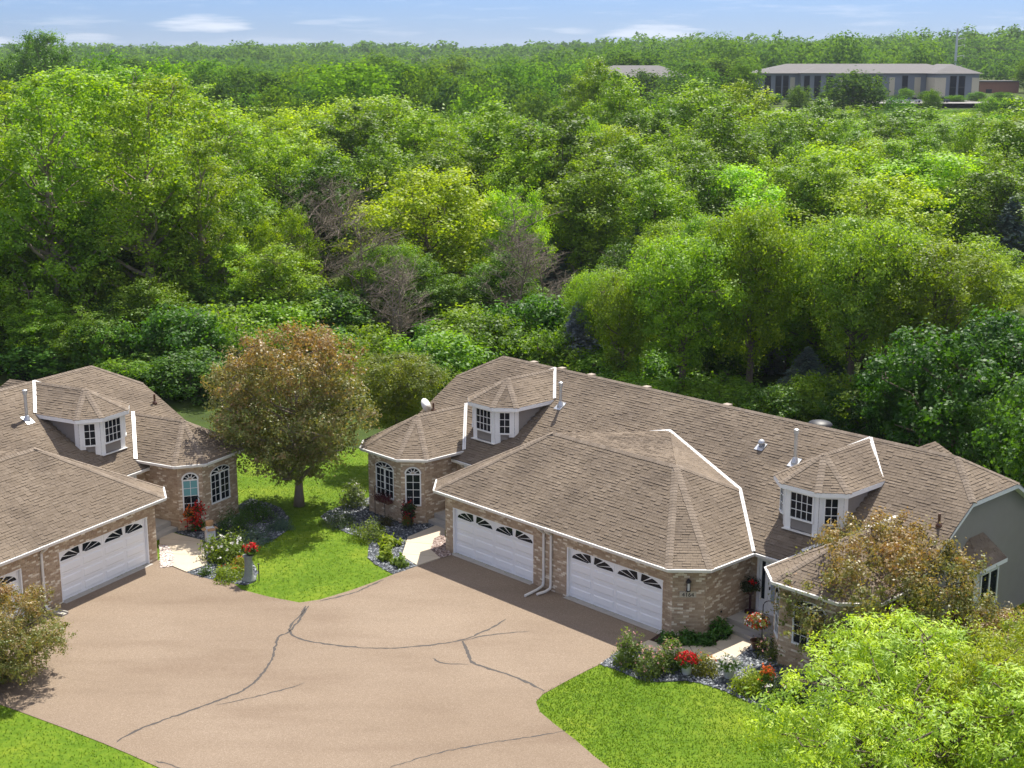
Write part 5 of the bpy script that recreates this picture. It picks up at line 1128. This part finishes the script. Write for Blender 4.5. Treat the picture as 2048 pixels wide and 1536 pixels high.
for i in range(13):
    x = 68 + 5.6 * i + r.uniform(-2, 2); y = r.uniform(388, 402); z = terrain(x, y); place('far', x, y, r.uniform(2.6, 4.6), r.uniform(4, 7), i, r.choice(FARC), 'distant_tree', 'small ' + ('rounded' if i % 2 else 'bushy') + ' tree planted before the long office block', 'tree', 'small trees before the office block', z=z)
def far_wood():
    r = np.random.default_rng(77); n = 3600; pts = []
    Y = 430 * (3600 / 430) ** r.random(n); X = (r.random(n) * 2 - 1) * Y * .43
    keep = ~(((X > 55) & (X < 150) & (Y < 455)) | ((X > 140) & (X < 185) & (Y < 520)) | ((X > 10) & (X < 60) & (Y < 440)))
    X, Y = X[keep], Y[keep]; n = len(X); V = []; rn = []
    cnt = np.where(Y < 700, 230, np.where(Y < 1200, 130, 45)).astype(int)
    for i in range(n):
        x, y = float(X[i]), float(Y[i]); z = terrain(x, y); k = cnt[i]; s = 1 + (y > 900) * .3 + (y > 1800) * .6; pn = math.sin(x / 47 + 1.3 * math.sin(y / 83)) * math.sin(y / 71 + 1.1 * math.sin(x / 59)); h = r.uniform(9, 16) * (1 + .3 * pn); w = r.uniform(4, 10) * s
        d = r.normal(size=(k, 3)); d[:, 2] = np.abs(d[:, 2]) * 1.1 - .35; d /= np.linalg.norm(d, axis=1, keepdims=True)
        C = np.array([x, y, z + h * .55]) + d * np.array([w, w, h * .48]) * r.uniform(.75, 1.05, (k, 1)); N0 = d + r.normal(0, .45, (k, 3)); N0[:, 2] += .4
        ls = 1.25 if y < 700 else (1.9 if y < 1200 else 3.2 * s); v, f = leaf_quads(C, N0, ls, ls * .75, 0, i); V.append(v); rn.append(np.clip((r.random() if r.random() > .2 else 0) * .5 + .3 * (pn * .5 + .5) + r.random(k) * .2, 0, 1))
    V = np.concatenate(V); F = np.arange(len(V)).reshape(-1, 4); o = link('far_wood', fast_mesh('far_wood', V, F, np.concatenate(rn)), M_FARLEAF); o.color = (.085, .165, .042, 1)
    tag(o, 'continuous green woodland rolling away to the horizon', 'woodland', kind='stuff')
far_wood()
HAZE_D = .00008

# ------------------------------------------------------------------ garden plants, pots and small things
def plant_mesh(w, h, n, ln, wd, seed, shape='dome', droop=.2, up=.5):
    r = np.random.default_rng(seed)
    if shape == 'dome':
        k = max(4, n // 10); d = r.normal(size=(k, 3)); d[:, 2] = np.abs(d[:, 2]); d /= np.linalg.norm(d, axis=1, keepdims=True)
        P = d * np.array([w / 2, w / 2, h]) * r.uniform(.55, 1.0, (k, 1)) * (1 + .18 * np.sin(3 * np.arctan2(d[:, 1], d[:, 0]) + seed))[:, None]; cid = np.repeat(np.arange(k), 10); C = P[cid] + r.normal(0, .045 + .03 * w, (k * 10, 3)); Nn = d[cid] + r.normal(0, .55, (k * 10, 3)); Nn[:, 2] += up
    else:   # upright blades
        a = r.random(n) * 6.28; t = r.random(n); C = np.stack([np.cos(a) * t * w / 2, np.sin(a) * t * w / 2, h * (.35 + .65 * r.random(n)) * (1 - .35 * t)], -1); cid = np.arange(n); Nn = np.stack([np.cos(a), np.sin(a), np.full(n, .3)], -1) + r.normal(0, .3, (n, 3)); P = C
    C[:, 2] = np.maximum(C[:, 2], .03); V, F = leaf_quads(C, Nn, ln, wd, droop, seed + 3)
    return V, F, np.clip(r.random(cid.max() + 1)[cid] * .6 + r.random(len(cid)) * .4, 0, 1), P
def plant(name, label, cat, p, w, h, col, n=700, ln=.1, wd=.065, seed=1, flowers=None, group=None, z=.03, shape='dome', droop=.2, mat=None, stems=True):
    root = thing(name, label, cat, (p[0], p[1], z), 0, group)
    V, F, rn, P = plant_mesh(w, h, n, ln, wd, seed, shape, droop); me = fast_mesh(name + '_foliage', V, F, rn); me.materials.append(mat or M_LEAF); o = link('foliage', me, None, root); o.color = (*col, 1)
    if stems:
        m = MB(); rr = random.Random(seed)
        for k in range(7): q = P[rr.randrange(len(P))]; m.tube([(rr.uniform(-.05, .05), rr.uniform(-.05, .05), 0), (q[0] * .5, q[1] * .5, q[2] * .55), (q[0] * .9, q[1] * .9, q[2] * .9)], [.018, .012, .006], 4, False)
        m.build('stems', M_BARK, root)
    if flowers:
        fm, k, s, zlo = flowers; r = np.random.default_rng(seed + 9); d = r.normal(size=(k, 3)); d[:, 2] = np.abs(d[:, 2]) + zlo; d /= np.linalg.norm(d, axis=1, keepdims=True); C0 = d * np.array([w / 2, w / 2, h]) * 1.02
        C = np.repeat(C0, 4, 0) + r.normal(0, s * .35, (k * 4, 3)); Nn = np.repeat(d, 4, 0) + r.normal(0, .5, (k * 4, 3)); V, F = leaf_quads(C, Nn, s, s * .85, 0, seed); me = fast_mesh(name + '_flowers', V, F, r.random(k * 4)); me.materials.append(fm); link('flowers', me, None, root)
    return root
GR = (.07, .13, .02); DK = (.06, .12, .03); YG = (.17, .235, .022); BL = (.09, .15, .12); OL = (.12, .15, .03)
plant('yew_shrub', 'rounded dark green yew against the left house bay', 'shrub', PT['yew1'], 1.7, 1.05, DK, 2600, .1, .035, 1)
plant('yew_shrub', 'dark green yew behind the rounded one, nearer the lawn', 'shrub', PT['yew2'], 1.7, 1.15, (.065, .13, .03), 2600, .1, .04, 2)
plant('juniper', 'low blue-green juniper at the curved end of the gravel bed', 'shrub', PT['jun1'], 1.3, .4, BL, 1300, .12, .03, 3)
plant('juniper', 'low blue-green juniper spreading along the lawn edge behind the white-flowered bush', 'shrub', PT['jun2'], 1.9, .35, BL, 1500, .12, .03, 4)
plant('flowering_bush', 'big yellow-green bush dotted with white flowers beside the left walk', 'shrub', (PT['whitebush'][0], PT['whitebush'][1] + .6), 2.0, 1.0, (.14, .2, .025), 2600, .13, .075, 5, (P_WHITE, 34, .1, .1))
plant('perennial', 'small green clump alone in the gravel near the drive', 'plant', PT['small'], .45, .35, GR, 240, .1, .05, 6)
plant('golden_spirea', 'low golden-green spirea along the drive edge', 'shrub', (PT['spirea'][0] + .1, PT['spirea'][1] + .1), 1.5, .5, YG, 1500, .09, .05, 7, (P_ORANGE, 10, .05, .4))
plant('golden_spirea', 'golden spirea tipped orange beside the stone pedestal', 'shrub', PT['spirea2'], .8, .55, (.2, .22, .025), 800, .09, .05, 8, (P_ORANGE, 16, .05, .4))
plant('fern', 'bright green fern at the foot of the left bay', 'plant', PT['fern'], .6, .5, (.06, .16, .02), 500, .14, .05, 9)
plant('variegated_dogwood', 'pale variegated dogwood at the corner of the long house bay', 'shrub', PT['varieg'], 1.35, 1.1, (.15, .19, .08), 1700, .11, .06, 10, (P_WHITE, 20, .06, .1))
plant('spirea_mound', 'wide yellow-green mound at the edge of the middle lawn', 'shrub', PT['mound1'], 1.9, .75, (.125, .18, .022), 2200, .09, .045, 11)
plant('juniper', 'grey-green juniper mound where the gravel bed narrows', 'shrub', PT['mound2'], 1.6, .6, (.075, .115, .05), 1700, .11, .03, 12)
for k, nm in enumerate(('h1', 'h2', 'h3', 'h4')):
    plant('hosta', ('largest chartreuse hosta in the row beside the middle walk', 'chartreuse hosta second in the row down from the largest', 'chartreuse hosta third in the row down from the largest', 'variegated hosta at the gravel corner by the drive')[k], 'plant', PT[nm], (.95, .6, .62, .72)[k], (.5, .38, .4, .4)[k], (.2, .27, .03) if k < 3 else (.13, .2, .04), (420, 260, 260, 320)[k], .17, .11, 13 + k, None, 'hostas by the middle walk', droop=.4)
plant('ornamental_grass', 'tuft of fine grass at the foot of the bay corner', 'plant', PT['grass'], .55, .6, OL, 420, .3, .02, 18, None, None, .03, 'blade', .0)
plant('dwarf_barberry', 'small dark mound under the bay window of the long house', 'shrub', PT['dark'], .8, .45, (.06, .06, .02), 700, .07, .04, 19)
plant('rose_bush', 'tall rose bush at the drive end of the front gravel bed', 'shrub', PT['r1'], 1.15, 1.2, (.11, .165, .03), 1700, .1, .06, 20, (P_PINK, 26, .055, .5))
plant('rose_bush', 'pink-tipped rose bush between the tall one and the lawn', 'shrub', PT['r2'], 1.1, 1.0, (.12, .17, .04), 1600, .1, .055, 21, (P_PINK, 46, .055, .4))
plant('rose_bush', 'rose bush behind the red-flowered pot', 'shrub', PT['r3'], 1.1, 1.05, (.11, .165, .035), 1600, .1, .06, 22, (P_PINK, 24, .055, .5))
plant('golden_spirea', 'rounded reddish-gold spirea beside the red-flowered pot', 'shrub', PT['sp'], 1.0, .72, (.16, .17, .03), 1500, .08, .045, 23, (P_ORANGE, 14, .05, .6))
plant('lime_shrub', 'rounded bright lime shrub among the white pots', 'shrub', PT['lime'], 1.25, .75, (.22, .29, .022), 1700, .1, .065, 24)
plant('dark_shrub', 'dark leafy shrub at the right end of the gravel bed', 'shrub', PT['dk'], 1.5, .9, (.05, .085, .02), 1900, .11, .06, 25, (P_PINK, 16, .07, .3))
for k, nm in enumerate(('m1', 'm2', 'm3', 'm4')):
    q = PT[nm]; plant('geranium_clump', ('dark green clump at the garage corner in the mulch', 'dark green clump below the number plate', 'dark green clump under the white stake sign', 'tallest dark green clump beside the porch step')[k], 'plant', q, (.75, .75, .7, .9)[k], (.42, .48, .42, .7)[k], (.06, .15, .03), 620, .14, .08, 26 + k, None, 'clumps along the garage chamfer')
plant('spirea_mound', 'low shrub sprawling beside the porch steps', 'shrub', (9.3, 45.4), 1.5, .8, (.1, .13, .03), 1600, .09, .05, 31, (P_PINK, 30, .06, .4))
def potted(label, p, r, h, pot, fl, seed, col=GR, w=.75, fh=.4, name='flower_pot', nfl=70, tall=False, z=.05):
    root = thing(name, label, 'flower pot', (p[0], p[1], z)); m = MB()
    m.lathe([(r * .62, 0), (r * .7, .02), (r * .95, h * .9), (r * 1.05, h * .92), (r * 1.05, h), (r * .9, h), (r * .86, h - .05)], (0, 0, 0), 16); m.build('pot', pot, root, True)
    V, F, rn, P = plant_mesh(w, fh, 420, .1, .06, seed, 'blade' if tall else 'dome'); V[:, 2] += h - .05; me = fast_mesh('pot_foliage', V, F, rn); me.materials.append(M_LEAF); o = link('foliage', me, None, root); o.color = (*col, 1)
    rr = np.random.default_rng(seed); d = rr.normal(size=(nfl, 3)); d[:, 2] = np.abs(d[:, 2]) + .5; d /= np.linalg.norm(d, axis=1, keepdims=True); C = np.repeat(d * np.array([w / 2, w / 2, fh]) * 1.02, 5, 0) + rr.normal(0, .03, (nfl * 5, 3)); C[:, 2] += h - .02
    V, F = leaf_quads(C, np.repeat(d, 5, 0) + rr.normal(0, .6, (nfl * 5, 3)), .085, .075, 0, seed); me = fast_mesh('pot_flowers', V, F, rr.random(nfl * 5)); me.materials.append(fl); link('flowers', me, None, root); return root
potted('white pot crowded with red geraniums between the rose bushes', PT['urn'], .22, .42, M_POT, P_RED, 40, GR, .78, .34)
potted('white pot of white flowers on the slate gravel', PT['wp'], .22, .36, M_POT, P_WHITE, 41, (.06, .12, .02), .8, .42, nfl=34)
potted('white pot with tall orange-red flower spikes beside the lime shrub', PT['canna'], .18, .36, M_POT, P_ORANGE, 42, (.1, .16, .03), .5, .75, nfl=26, tall=True)
root = thing('clay_bowl', 'empty brown glazed bowl at the foot of the porch step', 'bowl', (PT['bowl'][0], PT['bowl'][1], .06)); m = MB(); m.lathe([(.13, 0), (.16, .02), (.23, .26), (.26, .27), (.26, .31), (.22, .31), (.2, .2), (.05, .18)], (0, 0, 0), 18); m.build('bowl', M_TERRA, root, True); m = MB(); m.lathe([(.2, .19), (.19, .2)], (0, 0, 0), 14); m.build('soil', M_MULCH, root)
# carved pedestal with red geraniums at the point of the middle lawn
px, py = PT['ped']; root = thing('stone_pedestal', 'grey carved stone stump pedestal at the tip of the middle lawn', 'pedestal', (px, py, .03)); m = MB()
m.lathe([(.3, 0), (.28, .06), (.21, .16), (.17, .4), (.15, .75), (.165, .95), (.15, 1.0)], (0, 0, 0), 11); m.build('shaft', M_STONE, root, True); m = MB(); m.lathe([(.22, 1.0), (.23, 1.06), (.2, 1.08)], (0, 0, 0), 9); m.build('cap', M_STONE, root)
potted('black bowl of red geraniums standing on the carved stone pedestal', (px + .12, py), .24, .2, M_BLACK, P_RED, 43, GR, .72, .28, nfl=34, z=1.11)
m = MB(); m.lathe([(.0, .0), (.02, 0), (.02, .7), (.06, .72), (.06, .74)], (px + .42, py - .1, .03), 6); tag(m.build('garden_stake', M_BLACK), 'thin black iron stake beside the stone pedestal', 'stake')
# box on the walk
bx, by = PT['box']; root = thing('cardboard_box', 'white printed cardboard box with open brown flaps beside the left walk', 'box', (bx, by, .05), .5); m = MB(); m.box(-.19, .19, -.17, .17, 0, .62); m.build('carton', M_PAPER, root); m = MB()
for a in range(4):
    d = Vector((math.cos(a * 1.571), math.sin(a * 1.571), 0)); s = Vector((-d.y, d.x, 0)); c = d * (.19 if a % 2 == 0 else .17); m.obox(c - s * .17 + Vector((0, 0, .625)), s * .34, d * .15 + Vector((0, 0, -.06)), (0, 0, .012))
m.build('flaps', M_CARD, root); root = thing('drum_tin', 'round brown tin standing in the open white carton', 'tin', (bx, by, .68)); m = MB(); m.lathe([(.14, 0), (.15, .02), (.15, .1), (.13, .11)], (0, 0, 0), 14); m.build('lower_drum', M_POT, root, True); m = MB(); m.lathe([(.16, .11), (.17, .13), (.17, .3), (.16, .32)], (0, 0, 0), 14); m.build('upper_drum', M_CARD, root, True)
# trellis planters with hanging begonias against the bays
def trellis(label, hs, s, b, seed, hgt, fl2):
    c = hs.matrix_basis @ Vector((s, b, 0)); root = thing('hanging_planter', label, 'planter', (c.x, c.y, .03), hs.rotation_euler.z - R(45)); m = MB()
    for x in (-.3, .3): m.tube([(x, 0, 0), (x, 0, hgt), (x * .6, -.1, hgt + .2), (x * .2, -.18, hgt + .12)], .016, 5)
    m.tube([(-.3, 0, .25), (.3, 0, .25)], .014, 5); m.tube([(-.3, 0, hgt * .7), (.3, 0, hgt * .7)], .014, 5); m.build('stand', M_BLACK, root)
    for k, (x, z) in enumerate(((-.2, hgt * .62), (.2, hgt * .72), (0, hgt * .42))):
        m = MB(); m.lathe([(.08, -.16), (.15, -.02), (.16, 0), (.13, 0)], (x, -.1, z), 12); m.build('basket', M_BLACK, root, True)
        V, F, rn, P = plant_mesh(.5, .3, 260, .1, .06, seed + k); V += np.array([x, -.12, z - .08]); me = fast_mesh('planter_foliage', V, F, rn); me.materials.append(M_LEAF); o = link('foliage', me, None, root); o.color = (.03, .06, .018, 1)
        rr = np.random.default_rng(seed + k); n = 130; C = rr.normal(0, 1, (n, 3)) * np.array([.17, .13, .17]) + np.array([x, -.2, z - .02]); V, F = leaf_quads(C, rr.normal(0, 1, (n, 3)) + np.array([0, -1, .6]), .1, .085, .3, seed + k); me = fast_mesh('planter_flowers', V, F, rr.random(n)); me.materials.append(fl2[k]); link('flowers', me, None, root)
    return root
trellis('black stand of trailing red begonias before the narrow window of the left house', houseL, 9.75, .95, 50, 1.5, (P_ORANGE, P_RED, P_RED))
trellis('black stand of dark red begonias before the narrow window of the long house', houseR, -9.72, .95, 54, 1.25, (P_RED, P_BURG, P_RED))
c = houseR.matrix_basis @ Vector((-11.35, .62, 0)); root = thing('window_planter', 'burgundy foliage basket on black hooks below the bay window', 'planter', (c.x, c.y, .03), houseR.rotation_euler.z); m = MB()
for x in (-.62, .1): m.tube([(x, 0, 0), (x, 0, 1.1), (x + .05, -.05, 1.45), (x + .14, -.05, 1.5), (x + .2, -.05, 1.4)], .016, 5)
m.build('hooks', M_BLACK, root); m = MB(); m.box(-.5, .5, -.14, .12, .82, .98); m.build('trough', M_TERRA, root); V, F, rn, P = plant_mesh(1.25, .32, 500, .1, .06, 60); V[:, 1] *= .4; V[:, 2] += .9; me = fast_mesh('window_planter_foliage', V, F, rn); me.materials.append(P_BURG); link('foliage', me, None, root)
# plant stand in the right-hand entry corner, basket by the porch, planter on the left porch
c = HR(7.42, 3.1, .42); root = thing('plant_stand', 'tall dark iron plant stand with wreath of leaves in the entry corner', 'plant stand', tuple(c), 0); m = MB(); m.lathe([(.2, 0), (.2, .08), (.05, .12), (.045, .7), (.12, .74)], (0, 0, 0), 10); m.build('stand', M_DARKRED, root); m = MB(); m.lathe([(.1, .74), (.17, .95), (.15, .95)], (0, 0, 0), 12); m.build('pot', M_TERRA, root)
V, F, rn, P = plant_mesh(.75, .4, 500, .12, .06, 62); V[:, 2] += .9; me = fast_mesh('stand_foliage', V, F, rn); me.materials.append(M_LEAF); o = link('foliage', me, None, root); o.color = (.035, .05, .02, 1); rr = np.random.default_rng(3); C = rr.normal(0, .05, (30, 3)) + np.array([.02, -.16, 1.25]); V, F = leaf_quads(C, rr.normal(0, 1, (30, 3)), .08, .07, 0, 3); me = fast_mesh('stand_flower', V, F, rr.random(30)); me.materials.append(P_RED); link('flowers', me, None, root)
c = HR(9.05, 1.75, 0); root = thing('hook_planter', 'basket of orange and cream flowers on black arched hook beside porch', 'planter', (c.x, c.y, .03), 0); m = MB(); m.tube([(-.05, 0, 0), (-.05, 0, 1.5)] + [(.15 - .2 * math.cos(t), 0, 1.5 + .2 * math.sin(t)) for t in np.linspace(.3, 3.1, 8)] + [(.35, 0, 1.35)], .018, 6); m.build('hook', M_BLACK, root); m = MB(); m.lathe([(.1, .72), (.24, .92), (.26, .94), (.2, .94)], (-.25, -.1, 0), 14); m.build('basket', M_DARKRED, root)
V, F, rn, P = plant_mesh(.9, .42, 560, .1, .06, 63); V += np.array([-.25, -.1, .82]); me = fast_mesh('basket_foliage', V, F, rn); me.materials.append(M_LEAF); o = link('foliage', me, None, root); o.color = (.13, .14, .03, 1)
for fm, sd in ((P_ORANGE, 5), (P_WHITE, 6), (P_RED, 7)):
    rr = np.random.default_rng(sd); n = 60; d = rr.normal(size=(n, 3)); d[:, 2] = np.abs(d[:, 2]); d /= np.linalg.norm(d, axis=1, keepdims=True); C = d * np.array([.45, .45, .42]) + np.array([-.25, -.1, .84]); V, F = leaf_quads(C, d + rr.normal(0, .4, (n, 3)), .09, .08, 0, sd); me = fast_mesh('basket_flowers', V, F, rr.random(n)); me.materials.append(fm); link('flowers', me, None, root)
c = houseL.matrix_basis @ Vector((8.0, 2.4, .42)); potted('dark pot of burgundy leaves on the left porch', (c.x, c.y), .18, .3, M_BLACK, P_BURG, 64, (.06, .03, .03), .6, .35, nfl=50, z=.42)
# stake sign, splash block, satellite dish, roof dome
px, py = PT['sign']; root = thing('stake_sign', 'small white sign on a thin stake at the garage corner', 'sign', (px, py - .15, .03), .2); m = MB(); m.tube([(0, 0, 0), (0, 0, .5)], .012, 5); m.build('stake', M_POT, root); m = MB(); m.box(-.19, .19, -.012, .012, .42, .68); bd = m.build('board', M_POT, root); m = MB()
for k, (x0, x1) in enumerate(((-.12, -.02), (-.02, .05))): m.box(x0, x1, -.018, -.0125, .55 - k * .02, .6 - k * .03)
m.build('print', M_STORM, bd)
c = houseL.matrix_basis @ Vector((.06, -.62, 0)); root = thing('splash_block', 'grey concrete splash block under the left downspout', 'splash block', (c.x, c.y, .024), houseL.rotation_euler.z); m = MB(); m.box(-.16, .16, -.4, .3, 0, .05); m.box(-.16, -.11, -.4, .3, .05, .1); m.box(.11, .16, -.4, .3, .05, .1); m.box(-.11, .11, .24, .3, .05, .1); m.build('block', M_STEP, root)
c = HR(-13.2, 4.6, 3.65); root = thing('satellite_dish', 'white satellite dish on a short mast beside the left bay roof', 'satellite dish', tuple(c), R(60)); m = MB(); m.tube([(0, 0, -.1), (0, 0, .45), (0, -.05, .6)], .025, 6); m.build('mast', M_METAL, root); m = MB(); prof = [(.36, .1), (.3, .07), (.2, .03), (.1, .008), (.01, 0)]; m.lathe(prof, (0, 0, 0), 18); o = m.build('dish', M_POT, root, True); o.location = (0, -.06, .68); o.rotation_euler = (R(62), 0, 0); m = MB(); m.tube([(0, -.1, .45), (0, -.42, .62)], .014, 5); m.build('feed_arm', M_METAL, root)
c = HR(5.9, 9.3, 6.1); root = thing('roof_dome', 'dark domed roof ventilator peeping over the ridge of the long house', 'roof vent', tuple(c)); m = MB(); m.lathe([(.25, -.2), (.25, .08), (.5, .1), (.5, .14), (.42, .22), (.2, .28), (.02, .3)], (0, 0, 0), 18); m.build('hood', M_BLACK, root, True)
# thin young tree trunk beside the bay
# ------------------------------------------------------------------ far buildings, pylon, parked cars
M_BGREY = plain('blue_grey_panel', (.2, .22, .255), .8, .06, .5); M_BCREAM = plain('cream_panel', (.55, .49, .38), .8, .06, .5); M_BROOF = plain('grey_felt_roof', (.14, .133, .13), .9, .12, .6); M_BBRICK = plain('red_brown_brick', (.28, .13, .09), .9, .15, .8); M_LOT = plain('pale_asphalt', (.24, .225, .21), .9, .1, .3)
def hip(mb, x0, x1, y0, y1, z, rise, ov=.9):
    x0 -= ov; x1 += ov; y0 -= ov; y1 += ov; d = (y1 - y0) / 2; a, b = (x0 + d, y0 + d, z + rise), (x1 - d, y0 + d, z + rise)
    mb.add([(x0, y0, z), (x1, y0, z), (x1, y1, z), (x0, y1, z), a, b], [(0, 1, 5, 4), (1, 2, 5), (2, 3, 4, 5), (3, 0, 4), (3, 2, 1, 0)])
B = thing('office_building', 'long two-storey grey and cream office block with hipped grey roof', 'building', (72.5, 420, 9.3)); 
m = MB(); m.box(0, 62, 0, 20, -2, 7.2); m.build('wall', M_BGREY, B)
m = MB(); m.box(49.5, 62, -9, -.003, -2, 7.2); m.build('wing_wall', M_BGREY, B)
m = MB(); m.box(12, 22, -3, -.003, -2, 7.3); m.build('porch_wall', M_BGREY, B)
for x0, x1, y in ((9.4, 10.8, -.08), (24, 25.6, -.08), (38.6, 40.2, -.08), (46, 47.8, -.08)): MB().box(x0, x1, y, 0, .3, 6.1).build('cream_panel', M_BCREAM, B)
MB().box(49.42, 52.5, -9.08, -9, .8, 6.1).build('cream_panel', M_BCREAM, B); MB().box(49.42, 49.497, -9, -.1, .8, 6.1).build('cream_panel', M_BCREAM, B); MB().box(60, 62.08, -9.08, -9, .8, 6.1).build('cream_panel', M_BCREAM, B)
m = MB(); hip(m, 0, 62, 0, 20, 7.25, 2.7); m.build('roof', M_BROOF, B)
m = MB(); x0, x1, y0 = 48.6, 62.9, -9.9; xm = (x0 + x1) / 2; m.add([(x0, y0, 7.26), (x1, y0, 7.26), (x1, 12, 7.26), (x0, 12, 7.26), (xm, y0 + 7, 9.9), (xm, 12, 9.9)], [(0, 1, 4), (1, 2, 5, 4), (3, 0, 4, 5), (2, 3, 5), (3, 2, 1, 0)]); m.build('wing_roof', M_BROOF, B)
m = MB(); m.add([(11.3, -3.8, 7.32), (22.7, -3.8, 7.32), (22.7, 6, 7.32), (11.3, 6, 7.32), (17, 2, 8.9), (17, 6, 8.9)], [(0, 1, 4), (1, 2, 5, 4), (3, 0, 4, 5), (2, 3, 5), (3, 2, 1, 0)]); m.build('porch_roof', M_BROOF, B)
for x, w, y in ((2, 1.6, 0), (5.2, 1.5, 0), (7.4, 1.4, 0), (13, 1.4, -3), (16, 1.6, -3), (19.5, 1.6, -3), (28.5, 2.2, 0), (31.5, 1.5, 0), (34.5, 1.8, 0), (42.5, 1.4, 0), (53.8, 1.6, -9), (56.3, 1.6, -9)):
    f = MB(); f.box(x - .12, x + w + .12, y - .12, y - .02, .2, 6.6); fo = f.build('window', M_BLACK, B)
    for j in range(2): MB().box(x, x + w, y - .16, y - .1, .35 + j * 3.2, 3.2 + j * 3.2).build('pane', M_GLASS, fo)
for y in (-3, -6.2):
    f = MB(); f.box(62.0, 62.1, y - .8, y + .8, .4, 5.7); f.build('window', M_BLACK, B)
B = thing('office_building', 'grey hipped roof of a second office block showing between treetops', 'building', (20, 400, 9.0)); MB().box(0, 31, 0, 18, -2, 6.6).build('wall', M_BGREY, B); m = MB(); hip(m, 0, 31, 0, 18, 6.65, 3.2); m.build('roof', M_BROOF, B)
for x in (3, 9, 15, 21, 27): MB().box(x, x + 1.6, -.05, 0, .5, 5.6).build('window', M_GLASS, B)
B = thing('brick_building', 'small red-brown brick building beyond the office block', 'building', (157, 478, 8.6)); MB().box(0, 13, 0, 10, -1, 4.6).build('wall', M_BBRICK, B); MB().box(-.4, 13.4, -.4, 10.4, 4.6, 5.0).build('roof', M_BROOF, B); MB().box(2, 4, -.06, 0, 0, 2.2).build('door', M_BLACK, B)
m = MB(); m.add([(96, 382, 9.0), (135, 382, 9.0), (135, 411, 9.15), (96, 411, 9.15)], [(0, 1, 2, 3)]); tag(m.build('parking_lot', M_LOT), kind='structure')
def car(label, x, y, z, rz, body):
    C = thing('parked_car', label, 'car', (x, y, z), rz, 'cars on the office car park'); m = MB(); m.hexa([(-2.2, -.88, .3), (2.2, -.88, .3), (2.2, .88, .3), (-2.2, .88, .3), (-2.15, -.84, .85), (2.1, -.84, .8), (2.1, .84, .8), (-2.15, .84, .85)]); m.build('body', body, C)
    m = MB(); m.hexa([(-1.6, -.8, .852), (1.0, -.8, .852), (1.0, .8, .852), (-1.6, .8, .852), (-1.1, -.66, 1.42), (.35, -.66, 1.42), (.35, .66, 1.42), (-1.1, .66, 1.42)]); m.build('cabin', M_GLASS, C)
    for a in (-1.4, 1.4):
        for b in (-.88, .7): m = MB(); m.tube([(a, b, .32), (a, b + .18, .32)], .32, 12); m.build('wheel', M_BLACK, C)
M_CARW = plain('white_car_paint', (.7, .7, .7), .3, .02); M_CARS = plain('silver_car_paint', (.4, .41, .43), .3, .02); M_CARD2 = plain('dark_car_paint', (.05, .06, .08), .3, .02)
car('white car parked before the office block', 104, 386, 9.05, .2, M_CARW); car('silver car parked before the office block', 109, 386.5, 9.05, .2, M_CARS); car('dark car parked before the office block wing', 117, 388, 9.07, .2, M_CARD2)
PY = thing('power_pole', 'tall steel power pole with cross-arms above the far trees', 'power pole', (173.5, 560, 11.0)); m = MB(); m.tube([(0, 0, -1), (0, 0, 21.3)], [.62, .38], 8); m.build('pole', M_METAL, PY)
for z in (6.5, 10.5, 14.5, 17.0):
    m = MB(); m.tube([(0, 0, z), (3.2, .2, z + .7)], [.14, .08], 5); ar = m.build('cross_arm', M_METAL, PY); m = MB(); m.lathe([(.1, -.9), (.16, -.6), (.1, -.3), (.14, -.1), (.06, 0)], (3.2, .2, z + .7), 6); m.build('insulator', M_POT, ar)
for z in (7.2, 11.2, 15.2):
    m = MB(); m.tube([(3.2 + t * 230, .2 + t * 40, z - .9 - 16 * t * (1 - t) + 3 * t) for t in np.linspace(0, 1, 14)], .07, 4, False); m.build('wire', M_BLACK, PY)
# ------------------------------------------------------------------ the air
hz, nt, p = new_mat('air_haze')
nt.nodes.remove(p); pv = node(nt, 'ShaderNodeVolumePrincipled', Density=HAZE_D, Anisotropy=.3); pv.inputs['Color'].default_value = (.80, .89, 1, 1)
nt.links.new(pv.outputs[0], nt.nodes['Material Output'].inputs['Volume'])
m = MB(); m.box(-1750, 1750, -140, 3900, -2, 68); o = m.build('haze', hz); tag(o, 'thin bluish summer haze over the land', 'haze', kind='stuff')
